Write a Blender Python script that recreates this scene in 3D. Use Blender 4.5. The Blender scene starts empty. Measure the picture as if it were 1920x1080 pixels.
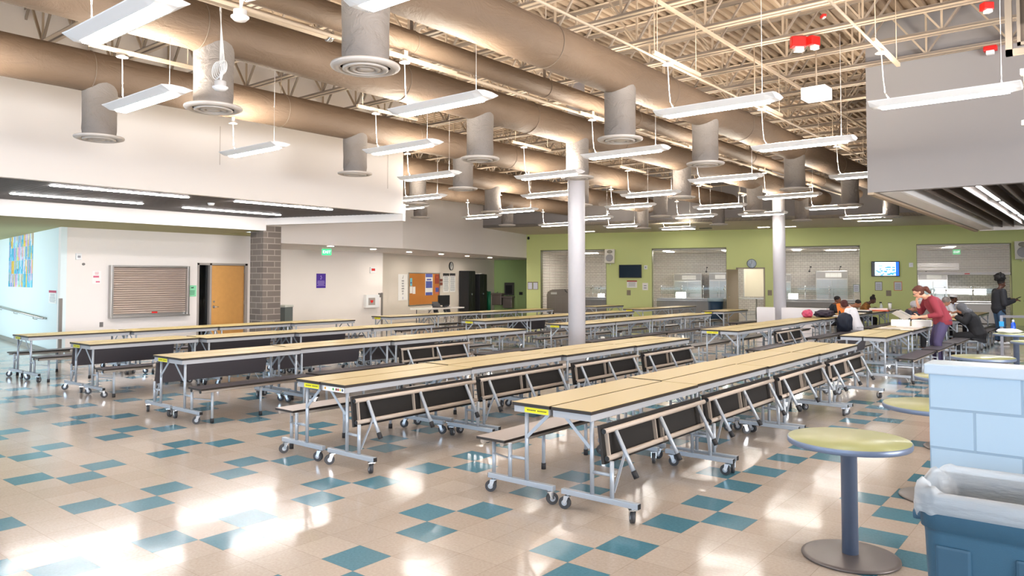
import bpy, bmesh, math, random
from mathutils import Vector, Matrix
random.seed(7)
R = math.radians
C = bpy.context.scene.collection
SC = bpy.context.scene

# ------------------------------------------------------------------ camera
CAM_H = 1.7315; YAW = R(38.948); PITCH = R(1.994); FPX = 1390.0; PPY = 475.3
cam_d = bpy.data.cameras.new('camera'); cam = bpy.data.objects.new('camera', cam_d); C.objects.link(cam)
cam_d.sensor_width = 36.0; cam_d.sensor_fit = 'HORIZONTAL'
cam_d.lens = 36.0 * FPX / 1920.0
cam_d.shift_y = -(540.0 - PPY) / 1920.0
cam_d.clip_end = 200
cam.location = (0, 0, CAM_H)
cam.rotation_euler = (R(90) + PITCH, 0, YAW)
SC.camera = cam

# ------------------------------------------------------------------ world, exposure
w = bpy.data.worlds.new('world'); SC.world = w; w.use_nodes = True
bg = w.node_tree.nodes['Background']
bg.inputs[0].default_value = (0.66, 0.83, 1.0, 1); bg.inputs[1].default_value = 1.6
SC.view_settings.view_transform = 'Standard'; SC.view_settings.look = 'None'
SC.view_settings.gamma = 1.0; SC.view_settings.use_curve_mapping = False
SC.view_settings.exposure = 1.16
LENS_E = 27.0      # brightness of the pendant lenses
UP_E = 92.0        # brightness of their upward slots
SC.cycles.use_denoising = True
SC.cycles.max_bounces = 7; SC.cycles.diffuse_bounces = 5; SC.cycles.glossy_bounces = 3
SC.cycles.transmission_bounces = 4; SC.cycles.transparent_max_bounces = 8
SC.cycles.caustics_reflective = False; SC.cycles.caustics_refractive = False
SC.cycles.sample_clamp_indirect = 6.0

# daylight through the window walls behind and beside the camera
def area_light(name, loc, rot, sx, sy, power, col):
    l = bpy.data.lights.new(name, 'AREA'); l.shape = 'RECTANGLE'; l.size = sx; l.size_y = sy
    l.energy = power; l.color = col
    o = bpy.data.objects.new(name, l); C.objects.link(o); o.location = loc; o.rotation_euler = rot
    return o
area_light('window_daylight', (-7, -7.6, 2.0), (R(90), 0, 0), 22, 2.6, 240, (0.50, 0.74, 1.0))
area_light('side_window_daylight', (9.3, 3.0, 1.9), (R(90), 0, R(90)), 12, 2.6, 1300, (1.0, 0.96, 0.94))
area_light('corridor_daylight', (-24.2, 2.6, 1.7), (R(90), 0, 0), 8, 2.4, 150, (0.76, 0.90, 1.0))

# ------------------------------------------------------------------ survey: picture measurements -> places in the room
def ray(px, py):
    x = (px - 960.0) / FPX; y = -(py - PPY) / FPX
    zf = math.cos(PITCH) - y * math.sin(PITCH); up = math.sin(PITCH) + y * math.cos(PITCH)
    cs, sn = math.cos(YAW), math.sin(YAW)
    return Vector((cs * x - sn * zf, sn * x + cs * zf, up))
EYE = Vector((0, 0, CAM_H))
def at(px, py, Z): d = ray(px, py); return EYE + d * ((Z - CAM_H) / d.z)
def atX(px, py, X): d = ray(px, py); return EYE + d * (X / d.x)
def atY(px, py, Y): d = ray(px, py); return EYE + d * (Y / d.y)
def atV(px, py, P, ang):       # on the upright plane through P running along direction ang
    d = ray(px, py); n = Vector((-math.sin(ang), math.cos(ang), 0))
    return EYE + d * (n.dot(Vector((P[0], P[1], 0))) / n.dot(d))

# ------------------------------------------------------------------ materials
def lin(h):
    h = h.lstrip('#'); v = [int(h[i:i + 2], 16) / 255 for i in (0, 2, 4)]
    return tuple(x / 12.92 if x <= .04045 else ((x + .055) / 1.055) ** 2.4 for x in v) + (1,)
MATS = {}
def mat(name, col, rough=.55, metal=0., spec=.5, noise=0., nscale=40., bump=0., bscale=60., trans=0., alpha=1., emit=None, estr=0.):
    if name in MATS: return MATS[name]
    m = bpy.data.materials.new(name); m.use_nodes = True; nt = m.node_tree
    b = nt.nodes['Principled BSDF']; c = lin(col) if isinstance(col, str) else col
    b.inputs['Base Color'].default_value = c; b.inputs['Roughness'].default_value = rough
    b.inputs['Metallic'].default_value = metal; b.inputs['Specular IOR Level'].default_value = spec
    b.inputs['Transmission Weight'].default_value = trans; b.inputs['Alpha'].default_value = alpha
    if emit:
        b.inputs['Emission Color'].default_value = lin(emit) if isinstance(emit, str) else emit
        b.inputs['Emission Strength'].default_value = estr
    if noise or bump:
        tc = nt.nodes.new('ShaderNodeTexCoord')
    if noise:
        n = nt.nodes.new('ShaderNodeTexNoise'); n.inputs['Scale'].default_value = nscale; n.inputs['Detail'].default_value = 4
        nt.links.new(tc.outputs['Object'], n.inputs['Vector'])
        mx = nt.nodes.new('ShaderNodeMix'); mx.data_type = 'RGBA'
        mx.inputs[6].default_value = tuple(x * (1 - noise) for x in c[:3]) + (1,)
        mx.inputs[7].default_value = tuple(min(1, x * (1 + noise)) for x in c[:3]) + (1,)
        nt.links.new(n.outputs['Fac'], mx.inputs[0]); nt.links.new(mx.outputs[2], b.inputs['Base Color'])
    if bump:
        n2 = nt.nodes.new('ShaderNodeTexNoise'); n2.inputs['Scale'].default_value = bscale; n2.inputs['Detail'].default_value = 3
        nt.links.new(tc.outputs['Object'], n2.inputs['Vector'])
        bp = nt.nodes.new('ShaderNodeBump'); bp.inputs['Strength'].default_value = bump; bp.inputs['Distance'].default_value = .02
        nt.links.new(n2.outputs['Fac'], bp.inputs['Height']); nt.links.new(bp.outputs['Normal'], b.inputs['Normal'])
    MATS[name] = m; return m
def emat(name, col, s):
    if name in MATS: return MATS[name]
    m = bpy.data.materials.new(name); m.use_nodes = True; nt = m.node_tree; nt.nodes.clear()
    e = nt.nodes.new('ShaderNodeEmission'); o = nt.nodes.new('ShaderNodeOutputMaterial')
    e.inputs[0].default_value = lin(col) if isinstance(col, str) else col; e.inputs[1].default_value = s
    nt.links.new(e.outputs[0], o.inputs[0]); MATS[name] = m; return m

def nmath(nt, op, a, b=None, c=None):
    n = nt.nodes.new('ShaderNodeMath'); n.operation = op
    for k, v in enumerate((a, b, c)):
        if v is None: continue
        if isinstance(v, (int, float)): n.inputs[k].default_value = v
        else: nt.links.new(v, n.inputs[k])
    return n.outputs[0]

def floor_material():
    m = bpy.data.materials.new('vinyl_tile_floor'); m.use_nodes = True; nt = m.node_tree
    b = nt.nodes['Principled BSDF']; L = nt.links.new
    tc = nt.nodes.new('ShaderNodeTexCoord'); sp = nt.nodes.new('ShaderNodeSeparateXYZ'); L(tc.outputs['Object'], sp.inputs[0])
    j = nmath(nt, 'MULTIPLY', nmath(nt, 'ADD', sp.outputs[0], 4.151), 1 / .3048)
    i = nmath(nt, 'MULTIPLY', nmath(nt, 'SUBTRACT', sp.outputs[1], 3.792), 1 / .3048)
    fi, fj = nmath(nt, 'FLOOR', i), nmath(nt, 'FLOOR', j)
    def modis(v, n, k):
        r = nmath(nt, 'FLOORED_MODULO', nmath(nt, 'ADD', v, .5), n)
        return nmath(nt, 'COMPARE', r, k + .5, .4)
    A = nmath(nt, 'MULTIPLY', modis(fi, 2, 1), modis(fj, 4, 1))
    B = nmath(nt, 'MULTIPLY', modis(fi, 8, 0), modis(fj, 4, 0))
    D = nmath(nt, 'MULTIPLY', modis(fi, 8, 4), modis(fj, 4, 2))
    blue = nmath(nt, 'MAXIMUM', A, nmath(nt, 'MAXIMUM', B, D))
    # per-tile shade, chips of colour, thin joints
    wn = nt.nodes.new('ShaderNodeTexWhiteNoise'); wn.noise_dimensions = '2D'
    cv = nt.nodes.new('ShaderNodeCombineXYZ'); L(fi, cv.inputs[0]); L(fj, cv.inputs[1]); L(cv.outputs[0], wn.inputs['Vector'])
    ns = nt.nodes.new('ShaderNodeTexNoise'); ns.inputs['Scale'].default_value = 55; ns.inputs['Detail'].default_value = 5
    L(tc.outputs['Object'], ns.inputs['Vector'])
    def mixc(f, a, c):
        x = nt.nodes.new('ShaderNodeMix'); x.data_type = 'RGBA'
        L(f, x.inputs[0]) if not isinstance(f, float) else None
        for s, v in ((6, a), (7, c)):
            if isinstance(v, str): x.inputs[s].default_value = lin(v)
            else: L(v, x.inputs[s])
        return x.outputs[2]
    fac = nmath(nt, 'ADD', nmath(nt, 'MULTIPLY', ns.outputs['Fac'], .75), nmath(nt, 'MULTIPLY', wn.outputs[0], .25))
    beige = mixc(fac, '#998c81', '#c2b7ad'); teal = mixc(fac, '#3a6676', '#5a8a9d')
    col = mixc(blue, beige, teal)
    def edge(v):
        f = nmath(nt, 'FRACT', v); return nmath(nt, 'MINIMUM', f, nmath(nt, 'SUBTRACT', 1.0, f))
    jn = nmath(nt, 'LESS_THAN', nmath(nt, 'MINIMUM', edge(i), edge(j)), .006)
    col = mixc(nmath(nt, 'MULTIPLY', jn, .4), col, '#6f6258')
    L(col, b.inputs['Base Color'])
    b.inputs['Roughness'].default_value = .13; b.inputs['Specular IOR Level'].default_value = .14
    b.inputs['Coat Weight'].default_value = .07; b.inputs['Coat Roughness'].default_value = .08
    n2 = nt.nodes.new('ShaderNodeTexNoise'); n2.inputs['Scale'].default_value = 3.2; n2.inputs['Detail'].default_value = 2
    L(tc.outputs['Object'], n2.inputs['Vector'])
    bp = nt.nodes.new('ShaderNodeBump'); bp.inputs['Strength'].default_value = .10; bp.inputs['Distance'].default_value = .02
    L(n2.outputs['Fac'], bp.inputs['Height']); L(bp.outputs['Normal'], b.inputs['Normal']); L(bp.outputs['Normal'], b.inputs['Coat Normal'])
    return m

def brick_material(name, c1, c2, mortar, bw, bh, ms, rough=.8, off=.5, sq=1., sqf=2, bump=.4):
    """coursed masonry on an upright face; object x runs along the face and z up"""
    m = bpy.data.materials.new(name); m.use_nodes = True; nt = m.node_tree; b = nt.nodes['Principled BSDF']; L = nt.links.new
    tc = nt.nodes.new('ShaderNodeTexCoord'); sp = nt.nodes.new('ShaderNodeSeparateXYZ'); L(tc.outputs['Object'], sp.inputs[0])
    cb = nt.nodes.new('ShaderNodeCombineXYZ'); L(nmath(nt, 'ADD', sp.outputs[0], sp.outputs[1]), cb.inputs[0]); L(sp.outputs[2], cb.inputs[1])
    br = nt.nodes.new('ShaderNodeTexBrick'); L(cb.outputs[0], br.inputs['Vector'])
    br.inputs['Color1'].default_value = lin(c1); br.inputs['Color2'].default_value = lin(c2); br.inputs['Mortar'].default_value = lin(mortar)
    br.inputs['Scale'].default_value = 1; br.inputs['Mortar Size'].default_value = ms; br.inputs['Brick Width'].default_value = bw
    br.inputs['Row Height'].default_value = bh; br.offset = off; br.squash = sq; br.squash_frequency = sqf; br.inputs['Mortar Smooth'].default_value = .1
    L(br.outputs['Color'], b.inputs['Base Color']); b.inputs['Roughness'].default_value = rough
    bp = nt.nodes.new('ShaderNodeBump'); bp.inputs['Strength'].default_value = bump; bp.inputs['Distance'].default_value = .01; bp.invert = True
    L(br.outputs['Fac'], bp.inputs['Height']); L(bp.outputs['Normal'], b.inputs['Normal'])
    return m

# ------------------------------------------------------------------ mesh builder
class MB:
    def __init__(s): s.v = []; s.f = []; s.m = []; s.s = []
    def face(s, idx, mi=0, smooth=False): s.f.append(idx); s.m.append(mi); s.s.append(smooth)
    def box(s, x0, x1, y0, y1, z0, z1, mi=0, M=None):
        n = len(s.v); P = [(x, y, z) for z in (z0, z1) for y in (y0, y1) for x in (x0, x1)]
        s.v += [tuple(M @ Vector(p)) for p in P] if M else P
        for q in ((0, 2, 3, 1), (4, 5, 7, 6), (0, 1, 5, 4), (2, 6, 7, 3), (0, 4, 6, 2), (1, 3, 7, 5)): s.face([n + k for k in q], mi)
        return s
    def bbox(s, x0, x1, y0, y1, z0, z1, r=.004, mi=0, M=None):      # box with chamfered edges
        bm = bmesh.new(); bmesh.ops.create_cube(bm, size=1)
        for v in bm.verts: v.co = Vector(((x0 + x1) / 2 + v.co.x * (x1 - x0), (y0 + y1) / 2 + v.co.y * (y1 - y0), (z0 + z1) / 2 + v.co.z * (z1 - z0)))
        bmesh.ops.bevel(bm, geom=bm.edges[:], offset=r, segments=2, affect='EDGES', profile=.6)
        s.addbm(bm, mi, M); return s
    def addbm(s, bm, mi=0, M=None, smooth=False):
        n = len(s.v); bm.verts.index_update()
        s.v += [tuple((M @ v.co) if M else v.co) for v in bm.verts]
        for f in bm.faces: s.face([n + v.index for v in f.verts], mi, smooth)
        bm.free()
    def tube(s, p0, p1, r, n=8, mi=0, r1=None, caps=True):
        p0, p1 = Vector(p0), Vector(p1); d = (p1 - p0); 
        if d.length < 1e-6: return s
        d.normalize(); a = d.orthogonal().normalized(); b = d.cross(a); k = len(s.v); r1 = r if r1 is None else r1
        for p, rr in ((p0, r), (p1, r1)):
            for i in range(n):
                t = 2 * math.pi * i / n; s.v.append(tuple(p + (a * math.cos(t) + b * math.sin(t)) * rr))
        for i in range(n): j = (i + 1) % n; s.face([k + i, k + j, k + n + j, k + n + i], mi, True)
        if caps: s.face([k + i for i in range(n)][::-1], mi); s.face([k + n + i for i in range(n)], mi)
        return s
    def path(s, pts, r, n=6, mi=0):
        for a, b in zip(pts[:-1], pts[1:]): s.tube(a, b, r, n, mi)
        return s
    def bar(s, p0, p1, w, h, mi=0, up=(0, 0, 1)):                    # rectangular bar from p0 to p1
        p0, p1 = Vector(p0), Vector(p1); d = (p1 - p0).normalized(); up = Vector(up)
        if abs(d.dot(up)) > .97: up = Vector((0, 1, 0)) if abs(d.y) < .9 else Vector((1, 0, 0))
        a = d.cross(up).normalized(); b = a.cross(d).normalized(); k = len(s.v)
        for p in (p0, p1):
            for sa, sb in ((-1, -1), (1, -1), (1, 1), (-1, 1)): s.v.append(tuple(p + a * sa * w / 2 + b * sb * h / 2))
        for i in range(4): j = (i + 1) % 4; s.face([k + i, k + j, k + 4 + j, k + 4 + i], mi)
        s.face([k + 3, k + 2, k + 1, k], mi); s.face([k + 4, k + 5, k + 6, k + 7], mi); return s
    def lathe(s, prof, n=32, mi=0, M=None, smooth=True, sx=1., sy=1.):
        k = len(s.v)
        for r, z in prof:
            for i in range(n):
                t = 2 * math.pi * i / n; p = Vector((r * math.cos(t) * sx, r * math.sin(t) * sy, z)); s.v.append(tuple(M @ p if M else p))
        for a in range(len(prof) - 1):
            for i in range(n): j = (i + 1) % n; s.face([k + a * n + i, k + a * n + j, k + (a + 1) * n + j, k + (a + 1) * n + i], mi, smooth)
        if prof[0][0] > 1e-5: s.face([k + i for i in range(n)][::-1], mi)
        if prof[-1][0] > 1e-5: s.face([k + (len(prof) - 1) * n + i for i in range(n)], mi)
        return s
    def prism(s, poly, z0, z1, mi=0, M=None):                         # poly in xy, extruded in z
        k = len(s.v); n = len(poly)
        for z in (z0, z1):
            for x, y in poly: p = Vector((x, y, z)); s.v.append(tuple(M @ p if M else p))
        for i in range(n): j = (i + 1) % n; s.face([k + i, k + j, k + n + j, k + n + i], mi)
        s.face([k + i for i in range(n)][::-1], mi); s.face([k + n + i for i in range(n)], mi); return s
    def quad(s, a, b, c, d, mi=0):
        k = len(s.v); s.v += [tuple(a), tuple(b), tuple(c), tuple(d)]; s.face([k, k + 1, k + 2, k + 3], mi); return s
    def ball(s, c, rx, ry=None, rz=None, mi=0, n=12):
        ry = ry or rx; rz = rz or rx; bm = bmesh.new(); bmesh.ops.create_uvsphere(bm, u_segments=n, v_segments=max(6, n * 2 // 3), radius=1)
        s.addbm(bm, mi, Matrix.Translation(Vector(c)) @ Matrix.Diagonal((rx, ry, rz, 1)), True); return s
    def torus(s, c, Rr, r, axis='Z', n=20, m=8, mi=0):
        k = len(s.v); c = Vector(c)
        for i in range(n):
            t = 2 * math.pi * i / n
            for q in range(m):
                u = 2 * math.pi * q / m; p = Vector(((Rr + r * math.cos(u)) * math.cos(t), (Rr + r * math.cos(u)) * math.sin(t), r * math.sin(u)))
                if axis == 'X': p = Vector((p.z, p.x, p.y))
                if axis == 'Y': p = Vector((p.x, p.z, p.y))
                s.v.append(tuple(c + p))
        for i in range(n):
            for q in range(m):
                a, b = i, (i + 1) % n; x, y = q, (q + 1) % m
                s.face([k + a * m + x, k + b * m + x, k + b * m + y, k + a * m + y], mi, True)
        return s
    def mesh(s, name, mats):
        me = bpy.data.meshes.new(name); me.from_pydata(s.v, [], s.f)
        for m in (mats if isinstance(mats, (list, tuple)) else [mats]): me.materials.append(m)
        me.polygons.foreach_set('material_index', s.m); me.polygons.foreach_set('use_smooth', s.s)
        me.update(); return me
    def build(s, name, mats, parent=None, loc=None, rz=0):
        o = bpy.data.objects.new(name, s.mesh(name, mats)); C.objects.link(o)
        if parent: o.parent = parent
        if loc is not None: o.location = loc
        if rz: o.rotation_euler = (0, 0, rz)
        return o

USED = set()
def tag(o, label, cat, group=None):
    o['label'] = label; o['category'] = cat
    if group: o['group'] = group
    return o
def thing(name, label, cat, loc=(0, 0, 0), rz=0, group=None):
    o = bpy.data.objects.new(name, None); C.objects.link(o); o.empty_display_size = .1
    o.location = loc; o.rotation_euler = (0, 0, rz); return tag(o, label, cat, group)
def struct(o): o['kind'] = 'structure'; return o
def copy_tree(o, loc=None, rz=None, label=None):
    kids = KIDS.get(o.name) or [c for c in bpy.data.objects if c.parent == o]
    KIDS[o.name] = kids
    r = o.copy(); C.objects.link(r)
    if loc is not None: r.location = loc
    if rz is not None: r.rotation_euler = (0, 0, rz)
    if label: r['label'] = label
    for ch in kids:
        k2 = KIDS.get(ch.name) or [c for c in bpy.data.objects if c.parent == ch]
        KIDS[ch.name] = k2
        c = ch.copy(); C.objects.link(c); c.parent = r
        for g in k2:
            d = g.copy(); C.objects.link(d); d.parent = c
    return r
KIDS = {}
ORD = ['first', 'second', 'third', 'fourth', 'fifth', 'sixth', 'seventh', 'eighth', 'ninth', 'tenth', 'eleventh', 'twelfth']
def Mz(x, y, z, a=0): return Matrix.Translation((x, y, z)) @ Matrix.Rotation(a, 4, 'Z')

def text_mesh(name, s, size, mat_, parent=None, loc=(0, 0, 0), rot=(0, 0, 0), depth=.002, align='CENTER', xs=1.):
    cu = bpy.data.curves.new(name, 'FONT'); cu.body = s; cu.size = size; cu.extrude = depth; cu.align_x = align; cu.align_y = 'CENTER'; cu.resolution_u = 2
    cu.space_line = .95
    t = bpy.data.objects.new(name + '_tmp', cu); C.objects.link(t)
    dg = bpy.context.evaluated_depsgraph_get(); me = bpy.data.meshes.new_from_object(t.evaluated_get(dg))
    bpy.data.objects.remove(t); bpy.data.curves.remove(cu)
    me.materials.clear(); me.materials.append(mat_); me.name = name
    o = bpy.data.objects.new(name, me); C.objects.link(o); o.location = loc; o.rotation_euler = rot; o.scale = (xs, 1, 1)
    if parent: o.parent = parent
    return o

# ------------------------------------------------------------------ palette
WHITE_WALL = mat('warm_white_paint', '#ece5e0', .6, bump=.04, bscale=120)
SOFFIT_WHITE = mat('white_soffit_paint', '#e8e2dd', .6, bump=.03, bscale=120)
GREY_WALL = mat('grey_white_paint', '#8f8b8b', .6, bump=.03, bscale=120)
GREEN = mat('lime_green_paint', '#d3db94', .6, bump=.03, bscale=120)
GREEN2 = mat('alcove_green_paint', '#abc585', .6, bump=.03, bscale=120)
BLUEWALL = mat('pale_blue_white_paint', '#dbe8ea', .5, bump=.03, bscale=120)
OLIVE = mat('corridor_ceiling_paint', '#b4ae7e', .7)
DECKM = mat('tan_painted_deck', '#97836e', .6, noise=.08, nscale=6)
STEELM = mat('tan_painted_joist', '#b6a48f', .5)
STEEL_SHADE = mat('shaded_joist_side', '#94877a', .5)  # shade on the joist sides put into colour, against the lit undersides
DUCTM = mat('tan_wrapped_duct', '#715f4f', .62, noise=.06, nscale=5, bump=.0)
def crinkle(m, s):
    nt = m.node_tree; b = nt.nodes['Principled BSDF']; L = nt.links.new
    tc = nt.nodes.new('ShaderNodeTexCoord'); mp = nt.nodes.new('ShaderNodeMapping'); mp.inputs['Scale'].default_value = (1, .45, 1); L(tc.outputs['Object'], mp.inputs[0])
    n1 = nt.nodes.new('ShaderNodeTexNoise'); n1.inputs['Scale'].default_value = 4.5; n1.inputs['Detail'].default_value = 6; n1.inputs['Roughness'].default_value = .6; n1.inputs['Distortion'].default_value = 1.2; L(mp.outputs[0], n1.inputs['Vector'])
    vo = nt.nodes.new('ShaderNodeTexVoronoi'); vo.feature = 'DISTANCE_TO_EDGE'; vo.inputs['Scale'].default_value = 2.2; L(n1.outputs['Color'], vo.inputs['Vector'])
    bp = nt.nodes.new('ShaderNodeBump'); bp.inputs['Strength'].default_value = s; bp.inputs['Distance'].default_value = .05; L(nmath(nt, 'ADD', n1.outputs['Fac'], nmath(nt, 'MULTIPLY', vo.outputs['Distance'], .5)), bp.inputs['Height']); L(bp.outputs['Normal'], b.inputs['Normal'])
GREYDUCT = mat('grey_wrapped_duct', '#87807b', .62)
PLATE = mat('white_metal_diffuser', '#c9c2bc', .4, .1)
WHITEM = mat('white_enamel', '#e9e9ea', .35)
LENS = emat('lamp_lens', (1., .955, .9, 1), LENS_E)
UPL = emat('lamp_uplight_slot', (1., .90, .76, 1), UP_E)
DARKSLAT = mat('dark_brown_slat', '#4d4642', .5)
DARKVOID = mat('brown_black_plenum', '#3d3734', .8)
BLACK = mat('black_plastic', '#17171a', .45)
BLACKR = mat('black_rubber', '#202024', .6)
TOPM = mat('maple_laminate', '#b5a06b', .38, noise=.04, nscale=90)
EDGE = mat('dark_edge_band', '#2b2420', .5)
APRON = mat('silver_grey_apron', '#adafb4', .38, .2)
TUBE = mat('silver_grey_enamel_tube', '#aab2bc', .34, .25)
SEATL = mat('pale_grey_bench_laminate', '#a0948e', .4)
SEATD = mat('charcoal_bench_laminate', '#4d484d', .4)
UNDER = mat('black_bench_underside', '#120e0c', .75)
RAIL = mat('beige_painted_rail', '#b3a598', .4)
CHROME = mat('chrome', '#d9dde2', .18, .95)
STAIN = mat('stainless_steel', '#b9b6b3', .3, .85)
STAINW = mat('warm_stainless_slat', '#dccbbf', .28, .55)
WHEEL = mat('grey_wheel', '#36373b', .5)
YELLOW = mat('yellow_label', '#e6e01e', .5)
INK = mat('black_ink', '#26262a', .6)
PAPER = mat('white_paper', '#efedea', .7)
OAK = mat('honey_maple_door', '#d79f58', .4, noise=.08, nscale=9)
CORK = mat('cork_board', '#c07a33', .8, noise=.15, nscale=60)
ROUNDTOP = mat('pale_lime_laminate', '#a5a673', .35)
BLUEGREY = mat('blue_grey_metal', '#7886a0', .35, .3)
RED = mat('signal_red', '#d31f1c', .4)

crinkle(DUCTM, .38); crinkle(GREYDUCT, .6)
# ================================================================== SETTING
G0 = (-21.5, 27.7); TH = R(17)              # the serving wall: starts at this corner, turned 17 degrees
def G(u, w_, z=0.): return Vector((G0[0] + u * math.cos(TH) - w_ * math.sin(TH), G0[1] + u * math.sin(TH) + w_ * math.cos(TH), z))
GL = (G0[0], G0[1], 0)
def gpx(px, py):
    p = atV(px, py, G0, TH); return ((p.x - G0[0]) * math.cos(TH) + (p.y - G0[1]) * math.sin(TH), p.z)
DECK_Z = 5.80; CH_Z = 5.08

# floor
o = struct(MB().box(-34, 12, -9, 48, -.12, 0).build('floor', floor_material()))

# roof deck: trapezoid flutes running along Y
m = MB(); prof = []; x = -26.0; zb = DECK_Z
while x < 10:
    prof += [(x, zb), (x + .060, zb), (x + .082, zb + .055), (x + .130, zb + .055)]; x += .152
for y0, y1 in ((-8.0, 36.0),):
    k = len(m.v)
    for px_, z_ in prof: m.v.append((px_, y0, z_))
    for px_, z_ in prof: m.v.append((px_, y1, z_))
    n = len(prof)
    for i in range(n - 1): m.face([k + i, k + n + i, k + n + i + 1, k + i + 1])
m.box(-26, 10, -8, 36, zb + .12, zb + .2)
ceiling = struct(m.build('ceiling', DECKM))

# open-web joists carried across the room, fixed to the deck
def joist_mesh():
    m = MB(); xa, xb = -25.0, 9.0
    for s in (-1, 1):
        m.box(xa, xb, s * .022 - .006 if s < 0 else .016, s * .022 + .006 if s > 0 else -.016, CH_Z, CH_Z + .058, 1)
        m.box(xa, xb, min(s * .022, s * .075), max(s * .022, s * .075), CH_Z, CH_Z + .010, 0)
        m.box(xa, xb, min(s * .022, s * .075), max(s * .022, s * .075), DECK_Z - .014, DECK_Z - .004, 0)
        m.box(xa, xb, s * .022 - .006 if s < 0 else .016, s * .022 + .006 if s > 0 else -.016, DECK_Z - .06, DECK_Z - .004, 1)
    x = xa + .4
    while x < xb - .6:
        m.bar((x, 0, CH_Z + .03), (x, 0, DECK_Z - .03), .026, .026, 0)
        m.bar((x, 0, CH_Z + .03), (x + .47, 0, DECK_Z - .03), .034, .024, 1)
        m.bar((x, 0, CH_Z + .03), (x - .47, 0, DECK_Z - .03), .034, .024, 0)
        x += 1.04
    return m.mesh('roof_joist', [STEELM, STEEL_SHADE])
jm = joist_mesh(); JY = [12.50 + 1.07 * k for k in range(-16, 21)]
for k, y in enumerate(JY):
    o = bpy.data.objects.new('roof_joist', jm); C.objects.link(o); o.location = (-.37 * (k % 3), y, 0); o.parent = ceiling
# bridging angles and strut channels along Y, with hanger rods
m = MB()
for x, ye in ((-11.7, 26), (-8.75, 26), (-6.75, 28), (-4.15, 30), (-.6, 12.4), (3.2, 12.4)):
    m.bar((x, -6, CH_Z - .02), (x, ye, CH_Z - .02), .035, .035)
m.build('bridging_angle', STEELM, ceiling)

def wall_v(m, P, Q, z0, z1, t=.12, side=1, mi=0):
    """upright slab on the line P-Q; thickness t to the left (side=1) or right of it"""
    P, Q = Vector((P[0], P[1], 0)), Vector((Q[0], Q[1], 0)); d = (Q - P).normalized(); n = Vector((-d.y, d.x, 0)) * t * side
    m.prism([(P.x, P.y), (Q.x, Q.y), (Q.x + n.x, Q.y + n.y), (P.x + n.x, P.y + n.y)], z0, z1, mi)

# ---- left side: service wall with shutter and door, corridor, soffits
m = MB(); XL = -18.5
m.box(XL - .15, XL, 6.63, 9.86, 0, 2.92); m.box(XL - .15, XL, 9.86, 11.30, 2.16, 2.92); m.box(XL - .15, XL, 11.30, 11.46, 0, 2.92)
m.box(-21.9, XL - .15, 11.34, 11.46, 0, 2.92)
struct(m.build('wall_left', WHITE_WALL))
m = MB(); m.box(XL - 1.6, XL - 1.5, 9.3, 11.34, 0, 2.7); m.box(XL - 1.5, XL - .15, 9.2, 9.3, 0, 2.7); m.box(XL - 1.5, XL - .15, 9.3, 11.34, 2.6, 2.7)
struct(m.build('wall_closet', mat('dim_closet_paint', '#6b625c', .8)))
m = MB(); wall_v(m, (XL, 6.63), (-29.5, 8.14), 0, 2.92, .12, -1)
struct(m.build('wall_corridor', BLUEWALL))
m = MB(); wall_v(m, (XL - .05, 6.60), (-29.5, 8.11), 0, .10, .02, 1)
struct(m.build('baseboard_corridor', mat('grey_vinyl_base', '#8d8a84', .5)))
m = MB(); m.box(XL, XL + .012, 6.63, 9.86, 0, .10); struct(m.build('baseboard_left', mat('grey_vinyl_base', '#8d8a84', .5)))
m = MB(); m.box(-29.6, -16.1, -3.0, 10.3, 2.92, 3.0); m.box(-22, -18.1, 10.3, 11.4, 2.92, 3.0); struct(m.build('ceiling_lower', OLIVE))
m = MB(); m.box(-16.16, -16.06, -3.0, 10.30, 2.92, 3.45); struct(m.build('wall_soffit_side', SOFFIT_WHITE))
m = MB(); wall_v(m, (-16.07, 10.30), (-12.50, 11.52), 3.06, 3.45, .12, 1); struct(m.build('wall_soffit_end', SOFFIT_WHITE))
m = MB(); m.prism([(-16.1, -3), (-12.60, -3), (-12.60, 11.5), (-16.1, 10.35)], 3.33, 3.40); struct(m.build('ceiling_plenum', DARKVOID))
m = MB(); x = -16.02
while x < -12.72:
    m.box(x, x + .055, -3, 10.32 + (x + 16.07) * .342, 3.225, 3.32); x += .105
struct(m.build('ceiling_slats', DARKSLAT))
m = MB(); m.box(-12.62, -12.50, -3.0, 11.52, 3.22, 5.9); struct(m.build('wall_bulkhead', SOFFIT_WHITE))
m = MB(); m.box(-12.495, -12.49, 7.05, 7.056, 3.8, 4.5); m.box(-12.495, -12.49, 11.05, 11.056, 3.75, 4.7)
struct(m.build('trim_1', mat('control_joint_grey', '#b4a99f', .6)))
# linear lights let into the slat ceiling
n = 0
for (x, y0, y1) in ((-14.80, 4.48, 6.75), (-13.02, 4.48, 6.76), (-14.92, 7.61, 9.94), (-12.94, 7.61, 9.88)):
    t = thing('linear_light', ['long slot light in left dark slat ceiling, nearer pair, beside lower white band', 'long slot light in left dark slat ceiling, nearer pair, against the bulkhead',
        'long slot light in left dark slat ceiling, farther pair, beside lower white band', 'long slot light in left dark slat ceiling, farther pair, against the bulkhead'][n], 'light', (x, (y0 + y1) / 2, 3.22), 0, 'slot lights in the left slat ceiling'); n += 1
    L = (y1 - y0) / 2
    MB().box(-.055, .055, -L, L, .0, .004).build('housing', WHITEM, t)
    MB().box(-.04, .04, -L + .02, L - .02, -.012, .0).build('lens', emat('slot_light_lens', (1, .96, .96, 1), 48), t)

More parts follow.
